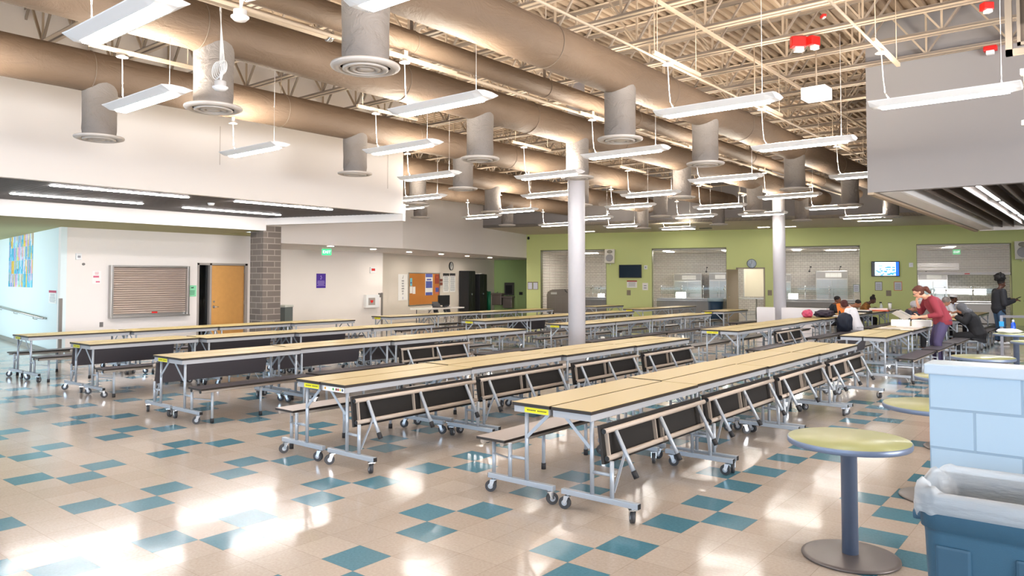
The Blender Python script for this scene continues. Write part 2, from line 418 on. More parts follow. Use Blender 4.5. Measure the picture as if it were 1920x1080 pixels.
# split-face block pillar
PILB = brick_material('split_face_block', '#71675f', '#615851', '#91877e', .40, .145, .010, .9, .5, 1., 2)
m = MB(); m.box(-.28, .28, 0, .50, 0, 3.05)
o = m.build('block_pillar', PILB, None, (-16.38, 10.25, 0)); o['kind'] = 'structure'; o.name = 'wall_pillar'

# far left: high wall over the recess, recess walls, soffit
m = MB(); wall_v(m, (-18.05, 11.46), (-18.05, 16.63), 2.74, 5.9, .14, 1); wall_v(m, (-18.05, 16.63), G0, 2.74, 5.9, .14, 1)
struct(m.build('wall_far_left_upper', WHITE_WALL))
m = MB(); m.prism([(-18.1, 11.46), (-18.1, 16.63), (G0[0] - .05, G0[1]), tuple(G(.15, 3.2))[:2], tuple(G(-6, 3.2))[:2], (-26, 11.46)], 2.74, 2.82); struct(m.build('ceiling_recess', WHITE_WALL))
m = MB(); m.box(-22.0, -21.62, 11.4, 18.9, 0, 2.74); struct(m.build('wall_recess', WHITE_WALL))
W2P = Vector((-22.05, 19.25, 0)); W2D = Vector((-.292, .956, 0))
m = MB(); wall_v(m, W2P, W2P + W2D * 11.0, 0, 2.74, .12, 1); wall_v(m, (-21.62, 18.9), W2P + Vector((0, .02, 0)), 0, 2.74, .1, 1); struct(m.build('wall_notices', mat('cream_paint', '#ded4c8', .6, bump=.03, bscale=120)))
m = MB(); m.box(-4.6, .16, 3.1, 3.2, 0, 2.74); o = struct(m.build('wall_alcove', GREEN2, None, GL, TH))
m = MB(); m.tube((0, 0, 0), (0, 0, 2.74), .13, 20); o = m.build('round_column', mat('white_column_paint', '#ece9ea', .4), None, tuple(at(741, 477, 2.74))[:2] + (0,)); struct(o); o.name = 'wall_round_post'
m = MB(); m.box(-.06, .005, -.06, .02, 0, 1.22); o = struct(m.build('trim_2', mat('grey_corner_guard', '#7f7872', .5), None, (-21.6, 18.88, 0)))
m = MB(); m.box(-.04, .015, -.015, .05, 0, 1.30); o = struct(m.build('trim_3', mat('grey_corner_guard', '#7f7872', .5), None, (XL, 6.63, 0)))

# serving wall (lime green) with four hatches and a doorway; local x runs along the wall
HATCH = [(.70, 3.87), (5.93, 9.13), (11.10, 14.30), (16.30, 19.45)]; HTOP = 3.10; DOOR = (9.58, 10.62)
def serving_wall():
    m = MB(); cuts = sorted(HATCH + [DOOR]); x = 0.0
    for a, b in cuts:
        m.box(x, a, 0, .28, 0, 3.84)
        top = HTOP if (a, b) != DOOR else 2.17
        m.box(a, b, 0, .28, top, 3.84); x = b
    m.box(x, 34, 0, .28, 0, 3.84); return m
struct(serving_wall().build('wall_serving', GREEN, None, GL, TH))
m = MB()
for a, b in HATCH: m.box(a, b, -.006, .27, HTOP - .03, HTOP); m.box(a, a + .02, -.004, .27, 0, HTOP); m.box(b - .02, b, -.004, .27, 0, HTOP)
struct(m.build('trim_4', mat('hatch_frame_green_grey', '#7d7f58', .5), None, GL, TH))
m = MB(); a, b = DOOR
for x0, x1, z0, z1 in ((a - .06, a, 0, 2.23), (b, b + .06, 0, 2.23), (a - .06, b + .06, 2.17, 2.23)): m.box(x0, x1, -.03, .30, z0, z1)
struct(m.build('door_2', mat('tan_grey_frame', '#a69a86', .5), None, GL, TH))
m = MB(); m.box(.8, 34, -5.1, 0, 3.84, 3.95); struct(m.build('ceiling_serving', mat('serving_soffit_paint', '#cfc4b0', .6), None, GL, TH))
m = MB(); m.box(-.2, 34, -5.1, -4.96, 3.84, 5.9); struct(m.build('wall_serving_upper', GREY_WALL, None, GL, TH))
m = MB(); m.box(-.2, .8, -5.1, 0, 3.84, 3.95); struct(m.build('ceiling_serving_end', mat('serving_soffit_paint', '#cfc4b0', .6), None, GL, TH))

# kitchen behind the hatches
TILE = brick_material('white_glazed_brick_tile', '#e6e0d8', '#ddd6cd', '#a89f96', .20, .10, .006, .3, .5, bump=.2)
m = MB(); m.box(.16, 34, 5.4, 5.5, 0, 3.02); o = struct(m.build('wall_kitchen_back', TILE, None, GL, TH))
m = MB(); m.box(.16, .26, .28, 5.4, 0, 3.02); m.box(4.4, 4.5, 2.2, 5.4, 0, 3.02); o = struct(m.build('wall_kitchen_side', TILE, None, GL, TH))
m = MB(); m.box(.16, 34, .28, 5.5, 3.02, 3.1); struct(m.build('ceiling_kitchen', mat('white_ceiling_tile', '#e4ddd4', .7), None, GL, TH))

# right side: lowered slat ceiling behind a grey bulkhead
XR0, YR0, YR1, ZR = -2.97, 12.62, 24.3, 3.10
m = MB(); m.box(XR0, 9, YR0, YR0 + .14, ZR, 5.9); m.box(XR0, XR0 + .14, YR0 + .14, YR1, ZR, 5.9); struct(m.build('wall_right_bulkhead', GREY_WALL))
m = MB(); m.box(XR0, XR0 + .09, YR0, YR1 + .05, ZR - .035, ZR); struct(m.build('trim_5', mat('tan_soffit_edge', '#b39f88', .5)))
m = MB(); m.box(XR0 + .14, XR0 + .44, YR0 + .14, YR1 - .1, ZR - .002, ZR + .05); m.box(XR0 + .44, XR0 + .47, YR0 + .14, YR1 - .1, ZR, ZR + .28); struct(m.build('ceiling_right_margin', mat('bright_white_soffit', '#efeeee', .5)))
m = MB(); wall_v(m, (XR0 + .14, YR1 - .1), (9, YR1 + .1), ZR - .02, ZR + .6, .12, 1); struct(m.build('wall_right_soffit_end', SOFFIT_WHITE))
m = MB(); m.box(XR0 + .4, 9, YR0 + .14, YR1, ZR + .42, ZR + .5); struct(m.build('ceiling_right_plenum', mat('brown_plenum', '#5d544d', .8)))
m = MB(); x = XR0 + .66
while x < 8.8: m.box(x, x + .022, YR0 + .14, YR1 - .1, ZR + .06, ZR + .26); x += .26
struct(m.build('ceiling_right_slats', mat('taupe_slat', '#6f655e', .5)))
n = 0
for y0, y1 in ((13.2, 16.4), (16.9, 20.0), (20.5, 23.2)):
    t = thing('linear_light', 'bright slot light between slats of the right lowered ceiling, %s from the bulkhead' % ORD[n], 'light', (XR0 + 1.38, (y0 + y1) / 2, ZR + .1), 0, 'slot lights in the right slat ceiling'); n += 1
    L = (y1 - y0) / 2
    MB().box(-.06, .06, -L, L, .012, .10).build('housing', WHITEM, t)
    MB().box(-.05, .05, -L + .03, L - .03, 0, .012).build('lens', emat('slot_light_lens_right', (.97, .97, 1, 1), 40), t)

# painted block half walls
CMU = brick_material('painted_block', '#a4bbce', '#a0b8cc', '#889fb4', .406, .203, .006, .45, .5, bump=.9)
KW = (-.76, 4.43)
m = MB(); m.box(0, 4.4, 0, .20, -.042, 1.193)
o = struct(m.build('wall_half_block', CMU, None, (KW[0], KW[1], .042), R(0)))
MBc = MB(); MBc.bbox(-.02, 4.4, -.02, .22, 1.235, 1.29, .008); struct(MBc.build('trim_6', mat('white_cap', '#b3c3d2', .4), None, (KW[0], KW[1], 0)))
m = MB(); m.box(-8.30, -6.30, 21.95, 22.25, 0, .90); struct(m.build('wall_half_white', mat('white_half_wall_paint', '#e2dfe2', .5)))
# round columns
COL = mat('lilac_grey_column_paint', '#c9c8ce', .4)  # even pale lilac grey for both round columns
m = MB(); m.tube((0, 0, 0), (0, 0, 5.78), .172, 32); o = struct(m.build('wall_column_near', COL, None, tuple(at(1080.5, 690, 0))[:2] + (0,)))
o.location = (-8.42, 12.5, 0)
m = MB(); m.tube((0, 0, 0), (0, 0, 5.78), .178, 32); o = struct(m.build('wall_column_far', COL, None, (-7.66, 22.1, 0)))

# walls behind and beside the camera, with tall windows
m = MB(); m.box(-30, 12, -8.5, -8.3, 0, .8); m.box(-30, 12, -8.5, -8.3, 3.4, 5.9)
x = -29.0
while x < 11: m.box(x, x + .35, -8.5, -8.3, .8, 3.4); x += 3.2
struct(m.build('wall_back', WHITE_WALL))
m = MB(); m.box(9.6, 9.8, -8.3, 34, 0, .7); m.box(9.6, 9.8, -8.3, 34, 3.3, 5.9); m.box(9.6, 9.8, 10, 34, .7, 3.3)
y = -8.0
while y < 10: m.box(9.6, 9.8, y, y + .35, .7, 3.3); y += 3.0
struct(m.build('wall_right', WHITE_WALL))
m = MB(); m.box(-29.6, -29.5, -3, 8.2, 0, 2.95); m.box(-29.6, -16.2, -3.1, -3.0, 2.2, 5.6); m.box(-29.6, -12.5, -8.3, -3.1, 5.4, 5.6)
struct(m.build('wall_corridor_end', BLUEWALL))
m = MB(); m.box(-30.2, -30, -8.3, -3, 0, 5.6); struct(m.build('wall_far_corner', WHITE_WALL))
# ================================================================== MOBILE BENCH TABLES
CASTER_M = None
def caster_meshes():
    f = MB(); f.box(-.022, .022, -.030, .030, .098, .106); f.tube((0, 0, .09), (0, 0, .115), .012, 8)
    f.prism([(-.012, .104), (.026, .104), (.036, .052), (.018, .040), (.004, .060)], -.024, -.020, 0, Matrix.Rotation(R(90), 4, 'X'))
    f.prism([(-.012, .104), (.026, .104), (.036, .052), (.018, .040), (.004, .060)], .020, .024, 0, Matrix.Rotation(R(90), 4, 'X'))
    w = MB(); c = Vector((.026, 0, .048))
    w.tube(c + Vector((0, -.015, 0)), c + Vector((0, .015, 0)), .046, 18, 0)
    w.tube(c + Vector((0, -.018, 0)), c + Vector((0, .018, 0)), .022, 12, 1)
    return f.mesh('caster', [CHROME]), w.mesh('wheel', [WHEEL, TUBE])
CAST_F, CAST_W = caster_meshes()

def ob(name, mesh, parent, loc=(0, 0, 0), rz=0):
    o = bpy.data.objects.new(name, mesh); C.objects.link(o); o.parent = parent; o.location = loc
    if rz: o.rotation_euler = (0, 0, rz)
    return o

UNIT_MESH = {}
def unit_meshes(L, state, tone, side):
    """half table: a long top with its own two end frames and a bench that lies flat or hangs folded beside the top"""
    key = (L, state, tone, side); fx = .033 * side
    if key in UNIT_MESH: return UNIT_MESH[key]
    D = {}; seat = SEATL if tone == 'light' else SEATD
    m = MB(); m.box(.006, .366, 0, L, .738, .7625, 1); m.box(.0075, .3645, .0015, L - .0015, .7625, .7650, 0); D['table_top'] = (m.mesh('table_top', [TOPM, EDGE]), [])
    m = MB(); m.box(.014, .034, .012, L - .012, .688, .738); m.box(.335, .355, .012, L - .012, .688, .738)
    m.box(.034, .335, .012, .030, .688, .738); m.box(.034, .335, L - .030, L - .012, .688, .738); D['apron'] = (m.mesh('apron', [APRON]), [])
    ends = (.06, L - .06); parts = []
    for y in ends:
        s = 1 if y < .5 else -1
        parts.append(('leg', MB().tube((.300 + fx, y, .15), (.300 + fx, y, .69), .0165, 10)))
        parts.append(('support_post', MB().tube((.470 + fx, y, .15), (.470 + fx, y, .415), .0165, 10)))
        parts.append(('cross_bar', MB().tube((.31 + fx, y, .315), (.462 + fx, y, .315), .013, 8)))
        parts.append(('brace', MB().bar((.292 + fx, y - .014 * s, .49), (.075 + fx, y - .014 * s, .69), .026, .006, up=(0, 1, 0))))
        parts.append(('base_beam', MB().bbox(.035 + fx, .690 + fx, y - .021, y + .021, .112, .152, .004).box(.688 + fx, .6935 + fx, y - .019, y + .019, .114, .150, 1)))
    D['frame'] = [(n, b.mesh(n, [TUBE, BLACK])) for n, b in parts]
    LY = [.20, L * .5, L - .20]
    if state == 'flat':
        m = MB(); m.box(.490, .790, .02, L - .05, .408, .428, 1); m.box(.4915, .7885, .0215, L - .0515, .428, .4300, 0); top = m
        kids = [('bench_rail', MB().tube((.535, .04, .390), (.535, L - .07, .390), .019, 10).tube((.535, .032, .390), (.535, .04, .390), .020, 10, 1), [RAIL, BLACK]),
                ('bench_rail', MB().tube((.745, .04, .390), (.745, L - .07, .390), .019, 10).tube((.745, .032, .390), (.745, .04, .390), .020, 10, 1), [RAIL, BLACK])]
        for y in LY:
            kids.append(('bench_leg', MB().tube((.725, y, .0), (.725, y, .385), .0165, 10).tube((.725, y, 0), (.725, y, .055), .022, 10, 1), [TUBE, BLACKR]))
        kids.append(('link_bar', MB().bar((.475 + fx, .085, .285), (.725, .19, .275), .024, .008), [TUBE]))
        kids.append(('link_bar', MB().bar((.475 + fx, L - .085, .285), (.725, L - .19, .275), .024, .008), [TUBE]))
        D['bench'] = (top.mesh('bench', [seat, EDGE]), [(n, b.mesh(n, mm)) for n, b, mm in kids])
    else:
        a = Vector((.388, 0, .660)); b = Vector((.426, 0, .384)); d = (b - a).normalized(); nrm = Vector((-d.z, 0, d.x)); 
        if nrm.x < 0: nrm = -nrm
        ya, yb = .045, L - .06; m = MB(); P = []
        poly = [a, b, b + nrm * .024, a + nrm * .024]
        k = len(m.v)
        for y in (ya, yb):
            for p in poly: m.v.append((p.x, y, p.z))
        m.face([k, k + 1, k + 5, k + 4], 0); m.face([k + 2, k + 3, k + 7, k + 6], 1); m.face([k + 3, k, k + 4, k + 7], 2); m.face([k + 1, k + 2, k + 6, k + 5], 2)
        m.face([k + 3, k + 2, k + 1, k], 2); m.face([k + 4, k + 5, k + 6, k + 7], 2)
        r1 = a + d * .045 + nrm * .046; r2 = b - d * .040 + nrm * .046; kids = []
        for r_ in (r1, r2):
            kids.append(('bench_rail', MB().tube((r_.x, ya + .012, r_.z), (r_.x, yb + .02, r_.z), .0195, 12).tube((r_.x, ya + .004, r_.z), (r_.x, ya + .013, r_.z), .0185, 12, 1), [RAIL, BLACK]))
        for y in (ya + .05, ya + (yb - ya) * .5 - .075, ya + (yb - ya) * .5 + .035, yb - .05):
            p = a + d * .05 + nrm * .030; q = b - d * .045 + nrm * .030
            kids.append(('cleat', MB().bar((p.x, y, p.z), (q.x, y, q.z), .048, .010, up=(0, 1, 0)), [RAIL]))
        for i, y in enumerate(LY):
            top_ = Vector((r1.x + .012, y, r1.z - .012)); foot = top_ + Vector((.165, .015, -.325)); dd = (foot - top_).normalized()
            kids.append(('bench_leg', MB().tube(top_, foot, .0165, 10).tube(foot - dd * .052, foot + dd * .004, .0215, 10, 1), [TUBE, BLACKR]))
        mid = Vector((r1.x + .012, LY[0], r1.z - .012)) + Vector((.165, .015, -.325)) * .46
        kids.append(('link_bar', MB().bar(mid, (.475 + fx, .075, .19), .022, .007), [TUBE]))
        mid = Vector((r1.x + .012, LY[2], r1.z - .012)) + Vector((.165, .015, -.325)) * .46
        kids.append(('link_bar', MB().bar(mid, (.475 + fx, L - .075, .19), .022, .007), [TUBE]))
        D['bench'] = (m.mesh('bench', [seat, UNDER, EDGE]), [(n, b.mesh(n, mm)) for n, b, mm in kids])
    UNIT_MESH[key] = D; return D

CANG = [random.uniform(0, 6.28) for _ in range(400)]; cang = [0]
def table_unit(seam_x, y0, side, L, state, tone, label, group, detail=True):
    """side +1: bench on the right of the seam, -1: turned end for end"""
    t = thing('bench_table', label, 'table', (seam_x, y0, 0) if side > 0 else (seam_x, y0 + L, 0), 0 if side > 0 else math.pi, group)
    D = unit_meshes(L, state, tone, side)
    ob('table_top', D['table_top'][0], t); ob('apron', D['apron'][0], t)
    for n, me in D['frame']: ob(n, me, t)
    b = ob('bench', D['bench'][0], t)
    if state == 'fold': b['label'] = 'bench folded up on edge'
    for n, me in D['bench'][1]: ob(n, me, b)
    for y in (.06, L - .06):
        for x in (.085, .640):
            c = ob('caster', CAST_F, t, (x + .033 * side, y, 0), CANG[cang[0] % 400]); cang[0] += 1
            if detail: ob('wheel', CAST_W, c)
    return t

def strip_label(t, L, side, x0, x1, m, name='warning_label'):
    """sticker on the apron end that faces the camera"""
    b = MB(); yy = .0105 if side > 0 else L - .0105; s = -1 if side > 0 else 1
    b.box(x0, x1, min(yy, yy + s * .0015), max(yy, yy + s * .0015), .693, .734, 0)
    n = 13
    for i in range(n):
        if i == n // 2: continue
        xa = x0 + .02 + (x1 - x0 - .04) * i / n
        b.box(xa, xa + (x1 - x0) / n * .55, min(yy + s * .0015, yy + s * .0022), max(yy + s * .0015, yy + s * .0022), .709, .718, 1)
    return b.build(name, m, t)

# rows: name, seam, start, unit length, units, tone, folded on the left, folded on the right, jogs
ROWS = [
 ('front right row', -3.345, 4.60, 1.80, 4, 'light', (), (0, 1, 2, 3), (0, -.02, .0, .02), True),
 ('second row from the right', -5.835, 4.33, 1.74, 4, 'light', (), (0, 1, 2, 3), (0, -.03, .03, .06), True),
 ('middle front row', -9.205, 4.53, 1.71, 4, 'dark', (0, 1, 2), (2,), (0, -.06, .0, -.02), True),
 ('second row from the left', -12.16, 4.64, 1.70, 4, 'dark', (0, 1, 2), (), (0, .20, .30, .34), True),
 ('leftmost front row', -14.68, 4.65, 1.69, 4, 'dark', (), (), (0, .10, .12, .24), True),
 ('rear leftmost row', -14.82, 12.90, 1.70, 4, 'dark', (), (), (0, 0, .10, .25), True),
 ('rear row left of the near column', -11.70, 13.02, 1.70, 4, 'dark', (1,), (), (0, 0, .0, .05), True),
 ('rear row behind the near column', -9.23, 13.05, 1.70, 4, 'dark', (), (), (0, 0, .0, .05), True),
 ('rear row ending at the pink bag', -5.83, 13.48, 1.74, 4, 'dark', (), (1,), (0, 0, -.02, .05), True),
]
for name, sx, y0, L, n, tone, fl, fr, jog, yel in ROWS:
    for k in range(n):
        for side in (-1, 1):
            st = 'fold' if k in (fl if side < 0 else fr) else 'flat'
            lab = '%s unit of the %s, %s half%s' % (ORD[k], name, 'left' if side < 0 else 'right', ', bench folded' if st == 'fold' else '')
            if name.startswith('front right') and k == 0: lab = 'nearest maple half table, %s' % ('with yellow strip and pale lowered bench' if side < 0 else 'with black folded bench on its right')
            t = table_unit(sx + jog[k] + (-.004 if side < 0 else .004), y0 + k * (L + .015) + (.04 if (side < 0 and k == 1) else 0), side, L, st, tone, lab, 'mobile bench tables', y0 < 10)
            if k == 0 and side < 0 and yel: strip_label(t, L, side, .02, .25, [YELLOW, INK])
            if k == 0 and side > 0 and name.startswith('second row from the right'):
                b = MB(); b.box(.04, .345, .009, .0105, .691, .735, 0)
                q = [('#d9a441', .07), ('#cfe6ee', .13), ('#3fae49', .19), ('#6b3a2a', .235), ('#b3473a', .262), ('#e5d94a', .292), ('#51606a', .325)]
                for i, (c_, x_) in enumerate(q): b.tube((x_, .009, .713), (x_, .0084, .713), .0125, 14, i + 1)
                b.build('picture_strip', [PAPER] + [mat('sticker_dot_%s' % c_[1:], c_, .5) for c_, _ in q], t)
# single tables beyond
EXTRA = [('short rear table right of the near column', -9.42, 21.3, 1.9, 1), ('far left table beside the drinking fountain', -14.5, 22.2, 1.9, 1), ('far table before the second hatch', -12.1, 21.2, 1.9, 2),
         ('staff worktable below the lit screen', -5.80, 21.45, 1.7, 3), ('table beneath the right bulkhead corner', -3.31, 13.55, 1.95, 1)]
for name, sx, y0, L, n in EXTRA:
    for k in range(n):
        for side in (-1, 1):
            st = 'fold' if (sx == -3.31 and side < 0) else 'flat'
            lab = '%s half of the %s%s' % ('left' if side < 0 else 'right', name, '' if n == 1 else ', %s unit from its near end' % ORD[k])
            t = table_unit(sx + (.06 * k), y0 + k * (L + .015), side, L, st, 'dark', lab, 'mobile bench tables', False)
            if k == 0 and side < 0 and sx in (-9.42, -12.1): strip_label(t, L, side, .02, .25, [YELLOW, INK])
PT = []
for k, (y0, dz, nm) in enumerate(((15.62, 0, 'paper covered worktable'), (17.45, 0, 'worktable behind the woman in red'), (20.3, 0, 'far worktable with newspapers'), (22.1, 0, 'worktable behind the newspapers'), (23.9, 0, 'last worktable before the cook'))):
    for side in (-1, 1):
        t = table_unit(-3.31 + (.02, .06, .10, .12, .14)[k], y0, side, 1.78, 'flat', 'dark', '%s half of the maple topped %s' % ('left' if side < 0 else 'right', nm), 'mobile bench tables', False); PT.append(t)
# row at the right, mostly hidden by the half wall
for k in range(2):
    for side in (-1, 1):
        table_unit(-.55, 19.2 + 1.8 * k, side, 1.78, 'flat', 'dark', '%s half of the right hand row near the grey rail, %s unit' % ('left' if side < 0 else 'right', ORD[k]), 'mobile bench tables', False)
# ================================================================== CEILING SERVICES
# wrapped round ducts with their drops and diffusers
DZ = 4.46; DR = .265; DIF_Z = 3.58
def duct_tube(m, x, y0, y1, z, r, n=28):
    k = len(m.v); seg = max(2, int((y1 - y0) / .42)); 
    for i in range(seg + 1):
        y = y0 + (y1 - y0) * i / seg
        for q in range(n):
            t = 2 * math.pi * q / n; rr = r * (1 + .010 * math.sin(3 * t + y * 2.1) * math.sin(y * 1.7) + random.uniform(-.005, .005) - (.012 if i % 5 == 0 else 0))
            m.v.append((x + rr * math.cos(t), y, z + rr * math.sin(t)))
    for i in range(seg):
        for q in range(n):
            j = (q + 1) % n; m.face([k + i * n + q, k + i * n + j, k + (i + 1) * n + j, k + (i + 1) * n + q], 0, True)
    m.face([k + q for q in range(n)], 0); m.face([k + seg * n + q for q in range(n)][::-1], 0)
HROD = MB().tube((0, 0, DR), (0, 0, CH_Z - DZ), .006, 6).mesh('hanger_rod', [STEELM])
STRAP = MB().torus((0, 0, 0), DR + .003, .006, 'Y', 28, 6).mesh('strap', [mat('dark_strap', '#7a6c5f', .6)])
dm = MB(); prof = [(.300, .030), (.298, .018), (.27, .004), (.245, .006)]
dm.lathe([(.20, .05), (.300, .034), (.304, .022), (.296, .008), (.262, -.004), (.228, -.002), (.222, .030)], 44)
for a, b in ((.196, .160), (.132, .098), (.070, .0)):
    dm.lathe([(a, .030), (a + .004, -.004), (a - .01, -.010), (max(b, .001), -.012 if b else -.016)] + ([(b - .004, .030)] if b else []), 36)
dm.lathe([(0., .026), (.24, .026)], 32, 1)
DIFM = dm.mesh('diffuser', [PLATE, mat('diffuser_shadow_gap', '#3b3633', .7)])
def neck_mesh():
    m = MB(); k = 0; n = 26; ring = []
    H = DZ - .10 - (DIF_Z + .03)
    for i in range(9):
        z = DIF_Z + .035 + H * i / 8
        for q in range(n):
            t = 2 * math.pi * q / n; rr = .208 * (1 + .016 * math.sin(2 * t + i) + random.uniform(-.012, .012) + (-.07 if i == 0 else 0)); m.v.append((rr * math.cos(t), rr * math.sin(t), z))
    for i in range(8):
        for q in range(n): j = (q + 1) % n; m.face([i * n + q, i * n + j, (i + 1) * n + j, (i + 1) * n + q], 0, True)
    return m.mesh('duct_drop', [GREYDUCT])
NECK = neck_mesh()
DUCTS = [(-5.07, -6, 31.0, (4.22, 8.57, 11.25, 15.6, 19.8, 24.3), 'thick wrapped duct nearest the camera, right of the thin duct'),
         (-7.59, -6, 26.3, (4.20, 8.60, 11.30, 15.57, 20.0, 24.0), 'thick wrapped duct left of the thin duct'),
         (-10.38, -6, 25.1, (4.15, 8.42, 11.23, 15.6, 19.86, 24.04), 'thick wrapped duct in front of the left bulkhead'),
         (-13.33, 11.9, 24.6, (12.77, 15.62, 19.8, 24.12), 'wrapped duct starting behind the left bulkhead end, second from far left'),
         (-16.2, 11.2, 24.5, (15.64, 19.78), 'farthest left wrapped duct with an open round end')]
for x, y0, y1, ys, lab in DUCTS:
    t = thing('air_duct', lab, 'duct', (x, y0, DZ), 0, 'wrapped air ducts')
    m = MB(); duct_tube(m, 0, 0, y1 - y0, 0, DR); m.build('duct_body', DUCTM, t)
    y = 1.3
    while y < y1 - y0: ob('strap', STRAP, t, (0, y, 0)); y += 2.9
    y = 1.3
    while y < y1 - y0: ob('hanger_rod', HROD, t, (0, y, 0)); y += 2.9
    for yd in ys:
        n = bpy.data.objects.new('duct_drop', NECK); C.objects.link(n); n.parent = t; n.location = (0, yd - y0, -DZ)
        d = bpy.data.objects.new('diffuser', DIFM); C.objects.link(d); d.parent = n; d.location = (0, 0, DIF_Z)
t = thing('air_duct', 'thin dark duct running between the two thick right hand ducts', 'duct', (-6.27, -6, 4.48))
m = MB(); duct_tube(m, 0, 0, 31.5, 0, .135, 20); m.build('duct_body', DUCTM, t)
m = MB()
for k in range(12): m.torus((0, 1.5 + 2.6 * k, 0), .138, .006, 'Y', 20, 6); m.bar((0, 1.5 + 2.6 * k, .13), (0, 1.5 + 2.6 * k, CH_Z - 4.48), .05, .006)
m.build('hanger_strap', mat('dark_strap', '#7a6c5f', .6), t)
# sprinkler main and conduits along Y
def pipe(name, label, cat, pts, r, m_=STEELM, n=10):
    b = MB(); b.path(pts, r, n); o = b.build(name, m_); tag(o, label, cat); return o
pz = at(793, 119, 4.30)
t = pipe('sprinkler_pipe', 'pale pipe along the underside of the thin duct', 'pipe', [(pz.x - .02, -6, 4.30), (pz.x - .02, 25.8, 4.30)], .022)
p0 = at(640, 85, 4.30)
o = pipe('sprinkler_main', 'thicker pipe with capped end beside the thick second duct', 'pipe', [(p0.x, -6, 4.36), (p0.x, 4.9, 4.36)], .045)
k = MB(); k.lathe([(.045, 0), (.062, .0), (.062, .05), (.03, .07)], 16, 0, Matrix.Translation((p0.x, 4.9, 4.36)) @ Matrix.Rotation(R(-90), 4, 'X')); k.build('pipe_cap', CHROME, o)
for i, x in enumerate((-3.93, -1.905)):
    b = MB(); b.path([(x, .2 + i, 4.22), (x, [20.5, 8.75][i], 4.22)], .014, 8)
    for y in range(1, [20, 8][i], 3): b.tube((x, y + .4, 4.22), (x, y + .4, CH_Z - .02), .005, 5)
    o = b.build('conduit', STEELM); tag(o, ['thin conduit feeding the lamps right of the nearest thick duct', 'thin conduit crossing below joists toward the right bulkhead'][i], 'conduit')

# ---- pendant lights
LLEN = 1.17
def lamp_meshes():
    D = {}
    cs = [(-.075, 0), (.075, 0), (.155, .052), (.158, .060), (.06, .080), (-.06, .080), (-.158, .060), (-.155, .052)]
    m = MB(); n = len(cs); h = LLEN / 2
    for x in (-h, h):
        for y, z in cs: m.v.append((x, y, z))
    for i in range(n):
        if i == 0: continue
        j = (i + 1) % n; m.face([i, n + i, n + j, j])
    # flared end caps
    for s in (-1, 1):
        k = len(m.v)
        for y, z in cs: m.v.append((s * h, y, z))
        for y, z in cs: m.v.append((s * (h + .10), y * 1.04, z * .8 + .012))
        for i in range(n):
            j = (i + 1) % n; m.face([k + i, k + n + i, k + n + j, k + j] if s > 0 else [k + j, k + n + j, k + n + i, k + i])
        m.face([k + n + i for i in range(n)] if s > 0 else [k + n + i for i in range(n)][::-1])
        k2 = len(m.v)
    D['housing'] = m.mesh('housing', [WHITEM])
    m = MB(); m.prism([(-.060, 0), (-.052, -.014), (.052, -.014), (.060, 0)], -h, h, 0, Matrix.Rotation(R(90), 4, 'Y') @ Matrix.Rotation(R(90), 4, 'Z')); D['lens'] = m.mesh('lens', [LENS])
    m = MB(); m.quad((-h + .05, -.05, .082), (h - .05, -.05, .082), (h - .05, .05, .082), (-h + .05, .05, .082)); D['uplight_slot'] = m.mesh('uplight_slot', [UPL])
    m = MB(); pts = [(-.50, .0, .08), (-.545, 0, .16), (-.56, 0, .30), (-.575, 0, .60)]; m.path(pts, .0062, 6); D['cord'] = m.mesh('cord', [WHITEM])
    m = MB(); m.tube((.52, 0, .08), (.52, 0, .585), .0025, 5); m.tube((.52, 0, .08), (.52, 0, .115), .007, 6); D['suspension_wire'] = m.mesh('suspension_wire', [WHITEM])
    m = MB(); m.lathe([(.0, .645), (.012, .645), (.04, .62), (.062, .605), (.062, .60), (.0, .598)][::-1], 18, 0, Matrix.Translation((-.575, 0, 0))); D['canopy'] = m.mesh('canopy', [WHITEM])
    m = MB(); m.box(-.595, -.555, -.35, .85, .645, .685);  m.box(-.6, .56, -.018, .018, .60, .62) if False else None
    D['strut'] = m.mesh('strut', [STEELM])
    m = MB(); m.tube((-.575, -.25, .685), (-.575, -.25, 1.49), .005, 5); m.tube((-.575, .75, .685), (-.575, .75, 1.49), .005, 5); D['strut_rod'] = m.mesh('strut_rod', [STEELM])
    m = MB(); m.box(-.60, -.55, -.03, .03, .685, .742); D['strut_clip'] = m.mesh('strut_clip', [STEELM])
    m = MB(); m.path([(-.50, .0, .08), (-.545, 0, .16), (-.56, 0, .30), (-.575, 0, .50)], .008, 6); D['cord_low'] = m.mesh('cord', [WHITEM])
    m = MB(); m.lathe([(.0, .498), (.062, .50), (.062, .505), (.04, .52), (.012, .545), (.0, .545)], 18, 0, Matrix.Translation((-.575, 0, 0))); m.box(-.59, -.56, -.02, .02, .545, .60); D['canopy_low'] = m.mesh('canopy', [WHITEM])
    m = MB(); m.tube((.52, 0, .585), (.52, 0, 1.49), .0025, 5); D['upper_wire'] = m.mesh('upper_wire', [WHITEM])
    return D
LM = lamp_meshes()
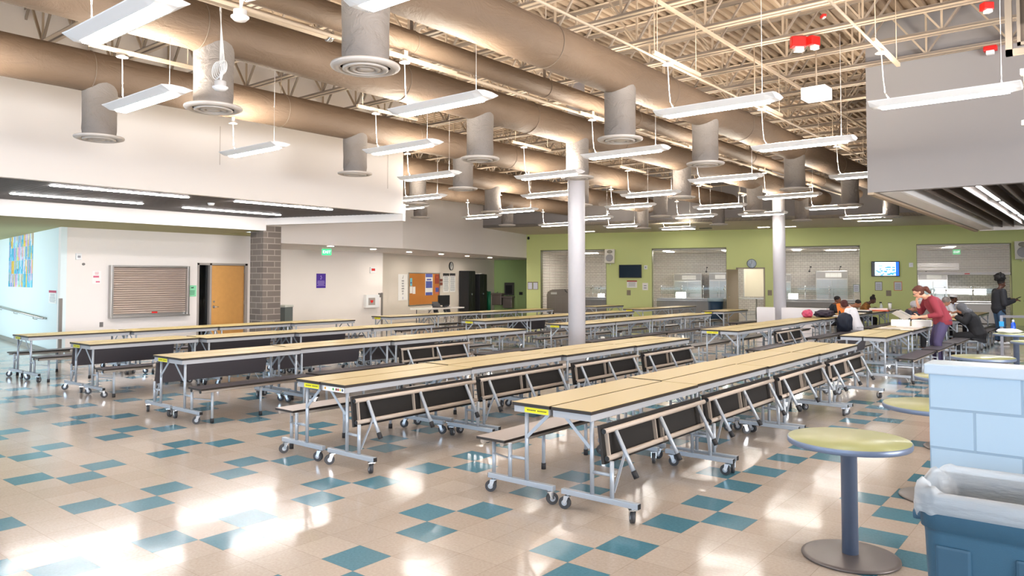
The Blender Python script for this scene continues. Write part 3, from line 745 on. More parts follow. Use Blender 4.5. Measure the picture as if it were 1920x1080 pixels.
LAMPS = [(-5.66, 2.41), (-3.36, 3.30), (-7.94, 3.63), (-9.78, 6.05), (-5.65, 5.75), (-7.93, 7.28), (-9.74, 9.61), (-3.35, 7.71), (-5.65, 9.68), (-7.95, 10.90), (-1.33, 8.78), (-3.34, 10.63),
 (-5.64, 13.38), (-3.36, 14.50), (-9.78, 13.41), (-12.45, 12.05), (-14.85, 16.9), (-12.80, 16.0), (-15.0, 21.0), (-9.68, 16.85), (-7.96, 14.75), (-9.71, 20.72), (-7.9, 18.37), (-7.85, 21.3), (-5.68, 17.09),
 (-5.66, 20.45), (-5.80, 24.2), (-12.5, 19.45), (-13.5, 22.9), (-12.5, 25.2), (-14.5, 13.5),
 (-3.36, -.6), (-5.66, -1.2), (-7.94, -.2), (-9.78, 2.3), (-1.33, 4.6), (-1.33, .6), (1.2, 6.6)]  # pendants out of view, added to light the near end
cols = sorted(set(round(x) for x, _ in LAMPS))
CN = {-15: 'far left', -14: 'far left', -13: 'left rear', -12: 'left rear', -10: 'left', -8: 'left middle', -6: 'middle', -3: 'right middle', -1: 'right', 1: 'rightmost'}
used = {}
for x, y in sorted(LAMPS, key=lambda p: p[1]):
    cn = CN[round(x)]; used[cn] = used.get(cn, 0) + 1
    t = thing('pendant_light', 'white linear pendant light, %s from the camera in the %s lamp line' % (ORD[used[cn] - 1], cn), 'light', (x, y, 3.60), 0, 'pendant lights')
    free = round(x) not in (-6, -8)
    for n_ in ('housing', 'lens', 'uplight_slot', 'cord', 'suspension_wire') + (('upper_wire',) if free else ()) + ('canopy', 'strut') + (('strut_clip',) if round(x) == -6 else ('strut_rod',)):
        if round(x) <= -10:
            if n_ in ('strut', 'strut_rod'): continue
            if n_ in ('cord', 'canopy'): n_ += '_low'
        o = bpy.data.objects.new({'upper_wire': 'suspension_wire', 'cord_low': 'cord', 'canopy_low': 'canopy'}.get(n_, n_), LM[n_]); C.objects.link(o); o.parent = t

# downlights in the recess ceiling
for i, (px, py) in enumerate(((620, 461.5), (700, 467), (767, 472.5), (827, 476.5), (876, 480), (919, 483))):
    p = at(px, py, 2.735); t = thing('downlight', 'round downlight under the far left wall, %s from the block pillar' % ORD[i], 'light', (p.x, p.y, 2.735), 0, 'recess downlights')
    MB().lathe([(.10, .0), (.115, -.006), (.118, .003)], 24).build('trim_ring', WHITEM, t); MB().lathe([(0, -.003), (.098, -.003)], 24).build('lens', emat('downlight_lens', (1, .93, .82, 1), 480), t)
# kitchen and serving soffit lights
n = 0
for (u, w_, z, lx, ly, e) in [(2.2, 2.4, 3.015, 1.2, .30, 0), (6.4, 1.6, 3.015, .3, 1.2, 0), (9.0, 1.5, 3.015, .3, 1.2, 0), (11.9, 1.7, 3.015, .3, 1.2, 0), (17.6, 1.4, 3.015, .3, 1.3, 0), (13.7, 2.6, 3.015, 1.2, .3, 0)]:
    o = tag(MB().box(-lx / 2, lx / 2, -ly / 2, ly / 2, -.02, 0).build('ceiling_light', emat('kitchen_light', (1, .95, .88, 1), 30), None, tuple(G(u, w_, z)), TH), 'bright kitchen ceiling light panel, %s from the left behind the hatches' % ORD[n], 'light', 'kitchen lights'); n += 1
# ================================================================== THINGS ON THE WALLS
P_LEFT = ((XL, 8.0), R(90)); P_COR = ((XL, 6.63), math.atan2(-1.51, 11.0)); P_REC = ((-21.62, 15.0), R(90))
P_NOT = ((W2P.x, W2P.y), math.atan2(W2D.y, W2D.x)); P_SRV = (G0, TH)
_ag = G(0, 3.1); P_ALC = ((_ag.x, _ag.y), TH)
def spot(plane, x0, y0, x1, y1):
    P, a = plane; xm, ym = (x0 + x1) / 2, (y0 + y1) / 2
    l = atV(x0, ym, P, a); r = atV(x1, ym, P, a); t = atV(xm, y0, P, a); b = atV(xm, y1, P, a)
    c = Vector(((l.x + r.x) / 2, (l.y + r.y) / 2, (t.z + b.z) / 2))
    return c, math.hypot(r.x - l.x, r.y - l.y), t.z - b.z, a
def flat(name, label, cat, plane, box, m, depth=.012, group=None, gap=.003):
    c, W, H, a = spot(plane, *box)
    o = MB().box(-W / 2, W / 2, -depth - gap, -gap, -H / 2, H / 2).build(name, m, None, c, a)
    tag(o, label, cat, group); return o, W, H
def line_rows(m, W, H, d, rows, z0, z1, mi=0, fill=.8, seed=1):
    rnd = random.Random(seed)
    for i in range(rows):
        z = z1 + (z0 - z1) * (i + .5) / rows; h = abs(z1 - z0) / rows * .36; w_ = W * (fill - rnd.random() * .25)
        m.box(-w_ / 2, w_ / 2, -d - .001, -d, z - h / 2, z + h / 2, mi)

# ---- left wall: rolling shutter, door, notices
c, W, H, a = spot(P_LEFT, 203, 498, 350, 592)
t = thing('roller_shutter', 'closed metal roller shutter in steel frame on the left white wall', 'shutter', c, a)
m = MB()
for x0, x1, z0, z1 in ((-W / 2, -W / 2 + .055, -H / 2, H / 2), (W / 2 - .055, W / 2, -H / 2, H / 2)): m.bbox(x0, x1, -.16, -.002, z0, z1, .004)
m.bbox(-W / 2 + .055, W / 2 - .055, -.16, -.002, H / 2 - .045, H / 2, .004); m.bbox(-W / 2, W / 2, -.19, -.002, -H / 2 - .03, -H / 2 + .012, .004)
m.build('frame', STAIN, t)
m = MB(); z = -H / 2 + .06; k = 0
while z < H / 2 - .05:
    prof = [(-.014, z), (-.036, z + .006), (-.044, z + .022), (-.038, z + .038), (-.016, z + .047)]
    n = len(m.v)
    for x in (-W / 2 + .05, W / 2 - .05):
        for y, zz in prof: m.v.append((x, y, zz))
    for i in range(4): m.face([n + i, n + 5 + i, n + 6 + i, n + i + 1], 0, True)
    z += .054
m.box(-W / 2 + .05, W / 2 - .05, -.016, -.004, -H / 2 + .01, H / 2 - .04, 1)
m.build('slat_curtain', [STAINW, mat('slat_gap_shade', '#5d5049', .6)], t)  # dark backing puts the shading between the slats into colour
m = MB(); m.box(-W / 2 + .07, W / 2 - .07, -.05, -.01, -H / 2 + .012, -H / 2 + .062, 0); m.build('bottom_bar', STAIN, t)
MB().box(-.07 + .12, .07 + .12, -.053, -.05, -H / 2 + .06, -H / 2 + .10).build('red_tag', RED, t)

c, W, H, a = spot(P_LEFT, 396, 497, 459, 640)
y0d, y1d = 10.26, 11.22
d1 = thing('door_1', '', 'door', (XL - .04, 0, 0), 0); del d1['label']; del d1['category']; d1['kind'] = 'structure'
MB().bbox(-.045, 0, y0d, y1d, .01, 2.10, .003).build('door_leaf', OAK, d1)
m = MB(); FR = mat('grey_door_frame', '#a59c95', .45)
for ya, yb in ((9.86, 9.91), (10.20, 10.255), (11.225, 11.30)): m.box(-.11, .055, ya, yb, 0, 2.16)
m.box(-.11, .055, 9.86, 11.30, 2.105, 2.16); m.build('door_frame', FR, d1)
m = MB(); m.tube((0, y0d + .09, 1.0), (.06, y0d + .09, 1.0), .012, 10); m.tube((.055, y0d + .09, 1.0), (.055, y0d + .20, 1.0), .010, 10); m.tube((0, y0d + .09, 1.0), (.008, y0d + .09, 1.0), .035, 14); m.tube((0, y0d + .09, 1.14), (.015, y0d + .09, 1.14), .025, 12)
m.build('door_handle', CHROME, d1)
for z in (.25, 1.05, 1.9): MB().box(0, .012, y1d - .005, y1d + .02, z, z + .10).build('hinge', STAIN, d1)
m = MB(); m.box(-.06, -.05, 9.91, 10.20, .1, 2.105); m.build('side_glass', mat('dim_glass', '#aab2b8', .05, trans=1.), d1)
t = thing('shelf_rack', 'black shelf rack seen through the narrow side glass of the closet', 'shelf', (XL - .9, 9.98, 0), R(90))
for z in (.35, .8, 1.02, 1.9): MB().box(-.35, .35, -.2, .2, z, z + .02).build('shelf', BLACK, t)
for x in (-.34, .34): MB().box(x - .012, x + .012, -.2, .2, 0, 2.0).build('side_frame', BLACK, t)
o = MB().bbox(-.17, .17, -.15, .15, 0, .27, .01).build('file_box', mat('grey_white_card', '#b9b3ac', .7), None, (XL - .88, 9.98, 1.04), R(90)); tag(o, 'grey white storage box on the closet shelf behind the side glass', 'box')

o, W, H = flat('flyer', 'mint green flyer on the white wall beside the closet door', 'paper', P_LEFT, (352.5, 535, 368, 556), mat('mint_paper', '#8edcae', .7), .002)
m = MB(); rot = [(.0, .28, .30, .08), (-.1, .30, .10, .05), (.12, .34, .14, .03)]
for x, z, w_, h in rot: m.box((x - w_ / 2) * W, (x + w_ / 2) * W, -.0065, -.0052, (z - h / 2) * H, (z + h / 2) * H)
line_rows(m, W, H, .0052, 4, -H * .36, H * .05, 0, .7, 3); m.build('print', mat('dark_green_ink', '#1f4a34', .7), o)
o, W, H = flat('flyer', 'white flyer with pink and red print left of the shutter', 'paper', P_LEFT, (173, 508, 189.5, 532), PAPER, .002)
m = MB(); m.box(-.4 * W, .25 * W, -.0065, -.0052, -.02 * H, .12 * H); m.box(-.1 * W, .35 * W, -.0065, -.0052, -.40 * H, -.30 * H); line_rows(m, W, H, .0052, 3, H * .2, H * .42, 0, .6, 5); m.build('print', mat('pink_ink', '#d86a86', .7), o)
c, W, H, a = spot(P_LEFT, 141, 475, 151.5, 487)
t = thing('strobe_light', 'small white square strobe on the wall near the corridor corner', 'alarm', c, a); MB().bbox(-W / 2, W / 2, -.06, -.002, -H / 2, H / 2, .01).build('housing', WHITEM, t); MB().bbox(-.03, .03, -.075, -.058, -.03, .02, .006).build('strobe_lens', mat('smoked_lens', '#9a9aa0', .2), t)
o, W, H = flat('outlet_plate', 'grey outlet plate low on wall below the strobe', 'plate', P_LEFT, (186.5, 604, 193, 613), mat('grey_plate', '#77726f', .5), .012)
c, W, H, a = spot(P_LEFT, 154, 493, 158.5, 497.5); o = MB().tube((0, 0, 0), (0, -.03, 0), .03, 12).build('door_bell', mat('grey_plate', '#77726f', .5), None, c, a); tag(o, 'tiny round grey button under the wall strobe', 'button')

# ---- corridor wall: collage, notice, handrail
c, W, H, a = spot(P_COR, 0, 440, 63.5, 538)
cL = atV(63, 440, *P_COR); W = 3.2
t = thing('art_collage', 'collage of blue pink and yellow pupil paintings on the corridor wall', 'artwork', (cL.x - W / 2 * math.cos(a), cL.y - W / 2 * math.sin(a), c.z), a)
pal = [mat('paint_' + n_, c_, .7, noise=.5, nscale=9) for n_, c_ in (('aqua', '#5fb7d4'), ('teal', '#3f9fc0'), ('pink', '#d9a3c4'), ('lilac', '#b79ad0'), ('yellow', '#e2c04a'), ('sky', '#9fd4e6'), ('white', '#e6e6ea'), ('orange', '#cf9a4a'))]
m = MB(); rr = random.Random(4); nx, nz = 24, 4
for i in range(nx):
    for k in range(nz):
        x0 = -W / 2 + W * i / nx; z0 = -H / 2 + H * k / nz; mi = rr.choice([0, 0, 0, 1, 1, 5, 5, 2, 3, 4, 6, 7])
        m.box(x0, x0 + W / nx - .004, -.006, -.003, z0, z0 + H / nz - .006, mi)
        m.box(x0 + .03, x0 + .03 + rr.uniform(.03, .07), -.0068, -.006, z0 + rr.uniform(.05, .2), z0 + rr.uniform(.3, .52), rr.choice([2, 3, 4, 6, 1]))
m.build('paintings', pal, t)
o, W, H = flat('notice', 'white notice with red header beside the corridor corner', 'paper', P_COR, (92, 544.5, 106, 569), PAPER, .003)
m = MB(); m.box(-W / 2, W / 2, -.0075, -.006, H * .32, H / 2); m.build('header', mat('crimson_ink', '#b51f4c', .6), o)
m = MB(); line_rows(m, W, H, .006, 6, -H * .42, H * .25, 0, .8, 6); m.build('text_lines', mat('grey_ink', '#8e939c', .7), o)
t = thing('handrail', 'sloping metal handrail on the pale blue corridor wall', 'handrail', (0, 0, 0))
A = atV(0, 574, *P_COR); B = atV(88, 596.5, *P_COR); nrm = Vector((-math.sin(P_COR[1]), math.cos(P_COR[1]), 0)) * -1
A2 = A + (A - B) * .3; off = nrm * .09
MB().tube(A2 + off, B + off, .025, 12).tube(B + off, B + off * .1, .018, 8).build('rail', STAIN, t)
for px_ in (5, 38, 73):
    f = px_ / 88; p = A + (B - A) * f; b = MB(); b.tube(p + off, p + off + Vector((0, 0, -.07)), .010, 8); b.tube(p + off + Vector((0, 0, -.07)), p + off * .05 + Vector((0, 0, -.09)), .010, 8); b.build('bracket', STAIN, t)

# ---- recess wall: exit sign, poster, alarm, defibrillator cabinet
ex = at(612.5, 466.5, 2.735)
t = thing('exit_sign', 'green lit exit sign hanging from the recess ceiling', 'sign', (ex.x, ex.y, 2.735), R(62))
MB().box(-.15, .15, -.025, .025, -.21, -.01).build('housing', mat('green_sign_face', '#1fae6a', .4, emit='#17c06e', estr=.8), t)
text_mesh('lettering', 'EXIT', .13, emat('exit_letters', (.75, 1, .85, 1), 1.6), t, (0, -.027, -.11), (R(90), 0, 0), .001)
o, W, H = flat('poster', 'purple poster with pale lettering on the recess wall', 'poster', P_REC, (593, 513, 610.5, 540), mat('purple_poster', '#4a2a9c', .6), .004)
m = MB(); line_rows(m, W, H, .007, 5, -H * .36, H * .02, 0, .86, 9); m.box(-.03, .01, -.0085, -.007, H * .10, H * .16); m.box(-.01, .04, -.0085, -.007, H * .20, H * .25); m.box(-.02, .015, -.0085, -.007, H * .28, H * .36)
m.build('lettering', mat('lilac_ink', '#b9a4e6', .6), o)
c, W, H, a = spot(P_REC, 693, 501, 703.5, 512)
t = thing('fire_alarm', 'white fire alarm with red lettering high on the recess wall', 'alarm', c, a); MB().bbox(-W / 2, W / 2, -.05, -.002, -H / 2, H / 2, .008).build('housing', WHITEM, t)
MB().box(-W * .3, W * .3, -.056, -.050, -H * .12, H * .28).build('red_print', RED, t)
c, W, H, a = spot(P_REC, 681.5, 552.5, 706.5, 576.5)
t = thing('defibrillator_cabinet', 'white defibrillator cabinet with red heart on the recess wall', 'cabinet', c, a)
MB().bbox(-W / 2, W / 2, -.16, -.002, -H / 2, H / 2, .01).build('cabinet_body', WHITEM, t); MB().box(-W * .34, W * .16, -.164, -.160, -H * .30, H * .26).build('window', mat('grey_window', '#a49b96', .2), t)
m = MB(); s = W * .11; cx = -W * .09
P = [(cx + s * 1.0 * (16 * math.sin(q) ** 3) / 16, s * (13 * math.cos(q) - 5 * math.cos(2 * q) - 2 * math.cos(3 * q) - math.cos(4 * q)) / 16) for q in [2 * math.pi * i / 24 for i in range(24)]]
m.prism(P, 0, .003, 0, Matrix.Translation((0, -.164, -H * .02)) @ Matrix.Rotation(R(90), 4, 'X')); m.build('heart_emblem', RED, t)
o, W, H = flat('room_sign', 'small dark grey room sign beside the defibrillator cabinet', 'sign', P_REC, (709, 549.5, 715.5, 557.5), mat('grey_sign', '#6f6a68', .5), .01)
t = thing('waste_bin', 'dark grey bin with pale lid behind the block pillar', 'bin', tuple(at(531, 628, 0))[:2] + (0,), R(20))
bp = at(531, 628, 0)
MB().prism([(-.2, -.2), (.2, -.2), (.2, .2), (-.2, .2)], 0, .86).build('bin_body', mat('slate_bin', '#59605f', .5), t); MB().bbox(-.22, .22, -.22, .22, .862, .93, .015).build('lid', mat('pale_bin_lid', '#b8bab4', .5), t)

# ---- notice wall
o, W, H = flat('poster', 'tall white poster reading where great things happen every day', 'poster', P_NOT, (746.5, 514, 763.5, 563), PAPER, .003)
words = ['WHERE', 'GREAT', 'THINGS', 'HAPPEN', 'EVERY', 'DAY']
for i, wd in enumerate(words):
    t_ = text_mesh('lettering', wd, H * .088, mat('navy_ink', '#33344a', .6), o, (0, -.0065, H * (.235 - .098 * i)), (R(90), 0, 0), .001, xs=.62)
m = MB(); m.box(-.012, .012, -.008, -.006, -H * .46, -H * .37); m.build('pencil_mark', mat('indigo_ink', '#5a5fae', .6), o)
m = MB(); m.bar((.0, -.007, H * .34), (.035, -.007, H * .45), .012, .003); m.box(-.03, .005, -.008, -.006, H * .33, H * .36); m.build('arrow_mark', INK, o)
c, W, H, a = spot(P_NOT, 765.5, 511.5, 823.5, 572)
t = thing('notice_board', 'cork notice board with silver frame on the cream wall', 'board', c, a)
MB().box(-W / 2 + .03, W / 2 - .03, -.018, -.003, -H / 2 + .03, H / 2 - .03).build('cork_panel', CORK, t); m = MB()
for x0, x1, z0, z1 in ((-W / 2, -W / 2 + .035, -H / 2, H / 2), (W / 2 - .035, W / 2, -H / 2, H / 2), (-W / 2, W / 2, H / 2 - .035, H / 2), (-W / 2, W / 2, -H / 2, -H / 2 + .035)): m.box(x0, x1, -.03, -.002, z0, z1)
m.build('frame', STAIN, t)
def pinned(name, label, box, m1, bands, seed):
    o, W, H = flat(name, label, 'paper', P_NOT, box, m1, .002, None, .020)
    b = MB(); mm = []
    for (z0, z1, fw, col) in bands: b.box(-W * fw / 2, W * fw / 2, -.0245, -.0222, H * z0, H * z1, len(mm)); mm.append(col)
    if bands: b.build('print', mm, o)
    return o
BLUEI = mat('royal_ink', '#4d5aa6', .6); ORI = mat('orange_red_print', '#b8502f', .6)
pinned('poster', 'long blue and white banner pinned on the cork board', (796.5, 513.5, 810.5, 553.5), PAPER, [(.34, .5, .9, BLUEI), (-.16, .16, .86, BLUEI), (-.5, -.36, .9, BLUEI), (.2, .27, .6, BLUEI)], 1)
pinned('flyer', 'red orange flyer pinned at the right side of cork board', (814.5, 514.5, 822.5, 532), mat('rust_paper', '#9c3f2c', .6), [(.1, .3, .4, ORI)], 2)
pinned('flyer', 'blue and red flyer low at the right of cork board', (814.5, 536.5, 822.8, 551), mat('orange_paper', '#c86a4a', .6), [(-.25, .3, .7, BLUEI)], 3)
pinned('flyer', 'turquoise flyer pinned at left edge of cork board', (768, 521.5, 772, 536), mat('turquoise_paper', '#6fc2cf', .6), [(-.2, .0, .6, BLUEI)], 4)
pinned('sheet', 'white sheet pinned lower left on the cork board', (767.5, 537, 772.5, 550), PAPER, [], 5)
pinned('sheet', 'white sheet lapping another at lower left of cork board', (773, 537.5, 778, 551), PAPER, [], 6)
pinned('flyer', 'small brown print card right of the cork board, upper', (824, 523, 829, 528), mat('brown_print', '#8a4a38', .6), [], 7)
pinned('flyer', 'small brown print card right of the cork board, lower', (824, 529.5, 829, 535), mat('brown_print', '#8a4a38', .6), [], 8)
for i, bx in enumerate(((830.5, 512.5, 842, 548), (843, 512.5, 853.5, 547.5))):
    o, W, H = flat('chart', 'large white chart with scalloped black top border, %s one' % ['left', 'right'][i], 'paper', P_NOT, bx, PAPER, .003)
    m = MB(); m.box(-W / 2, W / 2, -.0078, -.006, H * .42, H * .5)
    for k in range(4): m.tube((-W / 2 + W * (k + .5) / 4, -.006, H * .42), (-W / 2 + W * (k + .5) / 4, -.0078, H * .42), W / 9, 12)
    m.build('border', BLACK, o); m = MB(); line_rows(m, W, H, .006, 12, -H * .44, H * .34, 0, .85, 20 + i); m.build('text_lines', mat('grey_ink', '#8e939c', .7), o)
def clock(plane, box, label, rim, face):
    c, W, H, a = spot(plane, *box); r = H / 2
    t = thing('wall_clock', label, 'clock', c, a); Mx = Matrix.Rotation(R(90), 4, 'X')
    MB().lathe([(r * .8, -.002), (r, .0), (r, .045), (r * .93, .05), (r * .88, .03)], 32, 0, Mx).build('rim', rim, t)
    MB().lathe([(0, .031), (r * .9, .031)], 32, 0, Mx).build('face', face, t)
    m = MB()
    for k in range(12):
        q = 2 * math.pi * k / 12; m.bar((r * .72 * math.sin(q), -.033, r * .72 * math.cos(q)), (r * .84 * math.sin(q), -.033, r * .84 * math.cos(q)), r * .04, .002)
    m.build('hour_marks', INK, t)
    m = MB(); m.bar((0, -.036, 0), (-r * .45, -.036, -r * .2), r * .06, .002); m.bar((0, -.037, 0), (r * .02, -.037, r * .62), r * .045, .002); m.build('hands', INK, t)
clock(P_NOT, (839.5, 491, 851, 507), 'black rimmed wall clock above the white charts', BLACK, PAPER)
clock(P_SRV, (1401, 485.5, 1418, 503), 'round wall clock with grey rim above the kitchen doorway', mat('slate_rim', '#6d7478', .3, .5), mat('cool_white_face', '#dbe6f4', .3))
# cabinets, folding table, chairs, computer, green post
def place_W2(px, back):   # point in front of the notice wall
    p = atV(px, 560, *P_NOT); n = Vector((math.sin(P_NOT[1]), -math.cos(P_NOT[1]), 0)); q = p + n * back; return (q.x, q.y, 0)
for i, (px, top, wd, lab) in enumerate(((866, 2.13, .75, 'taller black metal cabinet against the notice wall beside the charts'), (885, 1.98, .85, 'black metal cabinet with papers on top, nearer the green alcove'))):
    t = thing('storage_cabinet', lab, 'cabinet', place_W2(px, .28 if i == 0 else .36), P_NOT[1])
    MB().bbox(-wd / 2, wd / 2, -.24, .24, .0, top, .006).build('cabinet_body', BLACK, t)
    for s in (-1, 1):
        MB().bbox(min(0, s * wd / 2) + .006, max(0, s * wd / 2) - .006, -.256, -.240, .06, top - .03, .004).build('door', mat('black_cabinet_door', '#141416', .4), t)
    MB().box(-.03, .03, -.275, -.256, 1.0, 1.06).build('handle', CHROME, t)
    if i:
        for k in range(3): tag(MB().box(-.3 + .05 * k, .25 + .03 * k, -.2, .18, 0, .012).build('folder', [mat('cream_card', '#cfc3b4', .7), mat('grey_card', '#8e8d92', .7), PAPER][k], None, Vector(place_W2(885, .36)) + Vector((0, 0, top + .002 + .0125 * k)), P_NOT[1] + .1 * k), 'folder lying on top of the black cabinet, %s of the stack' % ['lowest', 'middle', 'topmost'][k], 'folder', 'folders on the cabinet')
ft = at(820, 610, 0); FTC = Vector((-17.6, 17.9, 0)); fa = R(80)
FTC = at(821, 577, .74)
t = thing('folding_table', 'white plastic folding table below the cork board', 'table', (FTC.x, FTC.y, 0), P_NOT[1] - R(12))
MB().bbox(-1.05, 1.05, -.36, .36, .70, .745, .012).build('table_top', mat('white_plastic', '#e9e4dc', .5), t)
for s in (-1, 1):
    for q in (-1, 1): MB().tube((s * .80, q * .28, 0), (s * .80, q * .28, .70), .016, 8).build('leg', mat('grey_leg', '#77777a', .4, .4), t)
    MB().bar((s * .80, 0, .35), (s * .35, 0, .69), .02, .02).build('brace', mat('grey_leg', '#77777a', .4, .4), t)
ftm = Matrix.Translation((FTC.x, FTC.y, 0)) @ Matrix.Rotation(P_NOT[1] - R(12), 4, 'Z')
t = thing('computer_monitor', 'black computer monitor standing on the white folding table', 'monitor', ftm @ Vector((.45, .1, .747)), P_NOT[1] - R(16))
MB().bbox(-.29, .29, -.02, .02, .07, .42, .006).build('screen', BLACK, t); MB().bbox(-.10, .10, -.09, .09, 0, .015, .004).box(-.03, .03, -.01, .02, .015, .10).build('stand', BLACK, t)
t = thing('laptop', 'dark grey laptop lying on the white folding table', 'laptop', ftm @ Vector((.02, -.05, .747)), P_NOT[1] - R(20)); MB().bbox(-.17, .17, -.12, .12, 0, .018, .004).build('keyboard_base', mat('graphite', '#4b4a4c', .4), t)
MB().bar((0, .12, .018), (0, .20, .20), .34, .010, up=(0, 0, 1)).build('lid', mat('graphite', '#4b4a4c', .4), t)
def chair(x, y, rz, label):
    t = thing('chair', label, 'chair', (x, y, 0), rz); m_ = mat('navy_black_shell', '#25283a', .5)
    MB().bbox(-.22, .22, -.21, .21, .43, .46, .012).build('seat', m_, t)
    b = MB(); 
    for k in range(5): z0, z1 = .52 + .07 * k, .52 + .07 * (k + 1); b.bar((-.21, .20 + .02 * k, (z0 + z1) / 2), (.21, .20 + .02 * k, (z0 + z1) / 2), .020, .072)
    b.build('backrest', m_, t)
    for sx in (-1, 1):
        for sy in (-1, 1): MB().tube((sx * .2, sy * .19, 0), (sx * .17, sy * .16, .43), .012, 8).build('leg', CHROME, t)
        MB().tube((sx * .18, .17, .44), (sx * .18, .24, .66), .010, 8).build('back_post', CHROME, t)
    return t
q = ftm @ Vector((-.45, -.05, 0)); chair(q.x, q.y + .55, P_NOT[1] + R(8), 'dark chair behind the white folding table, left one')
q = ftm @ Vector((.35, -.05, 0)); chair(q.x - .25, q.y + .6, P_NOT[1] - R(5), 'dark chair behind the white folding table, right one')
gp = place_W2(905, .25); o = MB().tube((-.10, 0, 0), (-.10, 0, 1.15), .10, 14).tube((.11, .02, 0), (.11, .02, 1.12), .09, 14).build('rolled_mat', mat('bottle_green_vinyl', '#0f6b4a', .4), None, gp); tag(o, 'dark green rolled mat standing beside the black cabinet', 'mat')

# ---- alcove: drinking fountain with bottle filler
GREYP = mat('taupe_metal', '#8a7d76', .4, .3)
c, W, H, a = spot(P_ALC, 926, 558, 946, 580)
t = thing('drinking_fountain', 'taupe two level drinking fountain with dark bottle filler in green alcove', 'fountain', (c.x, c.y, 0), a)
c2, W2_, H2, _ = spot(P_ALC, 946, 545, 966, 570); dx = (Vector((c2.x, c2.y, 0)) - Vector((c.x, c.y, 0))).length
def basin(x, z, w_):
    m = MB(); m.bbox(x - w_ / 2, x + w_ / 2, -.45, -.004, z - .09, z, .02); m.bbox(x - w_ * .42, x + w_ * .42, -.36, -.004, z - .62, z - .09, .03); m.build('basin', GREYP, t)
    MB().tube((x, -.25, z), (x, -.25, z + .05), .02, 10).tube((x, -.25, z + .05), (x + .05, -.25, z + .07), .012, 8).build('bubbler', CHROME, t)
basin(0, 1.02, W * 1.05); basin(dx, .86, W2_)
MB().bbox(dx - W2_ * .42, dx + W2_ * .42, -.14, -.004, .90, .90 + H2 * .95, .01).box(dx - W2_ * .30, dx + W2_ * .30, -.145, -.138, .98, .90 + H2 * .75, 1).build('bottle_filler', [mat('charcoal_panel', '#4a4645', .4), BLACK], t)
flat('room_sign', 'small black sign beside the drinking fountain', 'sign', P_ALC, (973.5, 547.5, 980, 553), BLACK, .01)

# ---- serving wall items
for i, bx in enumerate(((989.5, 528.5, 998.5, 543), (999.5, 528.5, 1009, 543))):
    c, W, H, a = spot(P_SRV, *bx); t = thing('framed_document', 'framed white document on the green wall beside the first hatch, %s of the pair' % ['left', 'right'][i], 'frame', c, a)
    MB().box(-W / 2, W / 2, -.02, -.002, -H / 2, H / 2).build('frame', mat('taupe_frame', '#8f8070', .5), t); MB().box(-W * .42, W * .42, -.023, -.02, -H * .44, H * .40).build('sheet', mat('lilac_white_sheet', '#dcdde8', .6), t)
def tv(box, label, lit):
    c, W, H, a = spot(P_SRV, *box); t = thing('wall_television', label, 'television', c, a)
    MB().bbox(-W / 2, W / 2, -.09, -.035, -H / 2, H / 2, .006).build('bezel', BLACK, t); MB().box(-.15, .15, -.035, -.002, -.12, .12).build('wall_bracket', BLACK, t)
    if not lit: MB().box(-W * .47, W * .47, -.093, -.09, -H * .44, H * .45).build('screen', mat('dark_blue_screen', '#0a1c2a', .25, spec=.15), t)
    else:
        m = MB(); m.box(-W * .47, W * .47, -.093, -.09, -H * .45, H * .45, 0); m.box(-W * .37, W * .36, -.095, -.093, -H * .44, H * .44, 1); m.box(W * .36, W * .47, -.095, -.093, -H * .45, H * .45, 2)
        rr = random.Random(3)
        for k in range(34):
            x = W * rr.uniform(-.33, .33); z = -H * .40 + H * .40 * rr.random() ** 1.6; s = .02 + .03 * rr.random(); m.box(x - s, x + s, -.0965, -.095, z - s * .5, z + s * .6, 3)
        for k in range(6): x = W * rr.uniform(-.05, .3); s = .05; m.box(x - s, x + s, -.0965, -.095, H * .05, H * rr.uniform(.1, .17), 3)
        m.box(-W * .25, -W * .1, -.0965, -.095, H * .18, H * .22, 3)
        m.build('screen', [mat('screen_black', '#15161c', .2), emat('screen_white', (.62, .85, 1, 1), 1.7), emat('screen_blue', (.02, .10, .6, 1), 1.2), emat('screen_royal', (.05, .25, .8, 1), 1.1)], t)
tv((1161.5, 496.5, 1203.5, 521), 'dark wall television between the first and second hatch', False)
tv((1633.5, 490, 1686.5, 518.5), 'lit wall television with blue and white picture', True)
def wall_speaker(px, py, W, H, label):
    p = atV(px, py, *P_SRV); t = thing('wall_speaker', label, 'speaker', (p.x, p.y, p.z), TH)
    M_ = Matrix.Translation((0, -.10, 0)) @ Matrix.Rotation(R(-8), 4, 'X')
    m = MB(); m.prism([(-W / 2, -.26), (W / 2, -.26), (W * .42, 0), (-W * .42, 0)], -H / 2, H / 2, 0, M_); m.build('cabinet', mat('cream_speaker', '#e4e0d6', .5), t)
    Mx = M_ @ Matrix.Translation((0, -.26, -H * .13)) @ Matrix.Rotation(R(90), 4, 'X'); MB().lathe([(0, .012), (W * .34, .012), (W * .38, .0)], 24, 0, Mx).build('cone_grille', mat('grey_grille', '#a8a6a8', .6), t)
    Mx = M_ @ Matrix.Translation((0, -.26, H * .31)) @ Matrix.Rotation(R(90), 4, 'X'); MB().lathe([(0, .004), (W * .16, .010), (W * .22, .0)], 20, 0, Mx, sx=1.3, sy=.8).build('horn', mat('taupe_horn', '#9c9688', .5), t)
    MB().box(-.05, .05, -.12, -.002, -.06, .06).build('bracket', WHITEM, t); MB().tube((0, -.2, -H / 2 - .06), (0, -.2, -H / 2), .02, 8).build('lower_bracket', WHITEM, t)
wall_speaker(1146.5, 482, .44, .62, 'cream wall speaker beside the first hatch'); wall_speaker(1914, 471, .52, .66, 'cream wall speaker right of the fourth hatch')
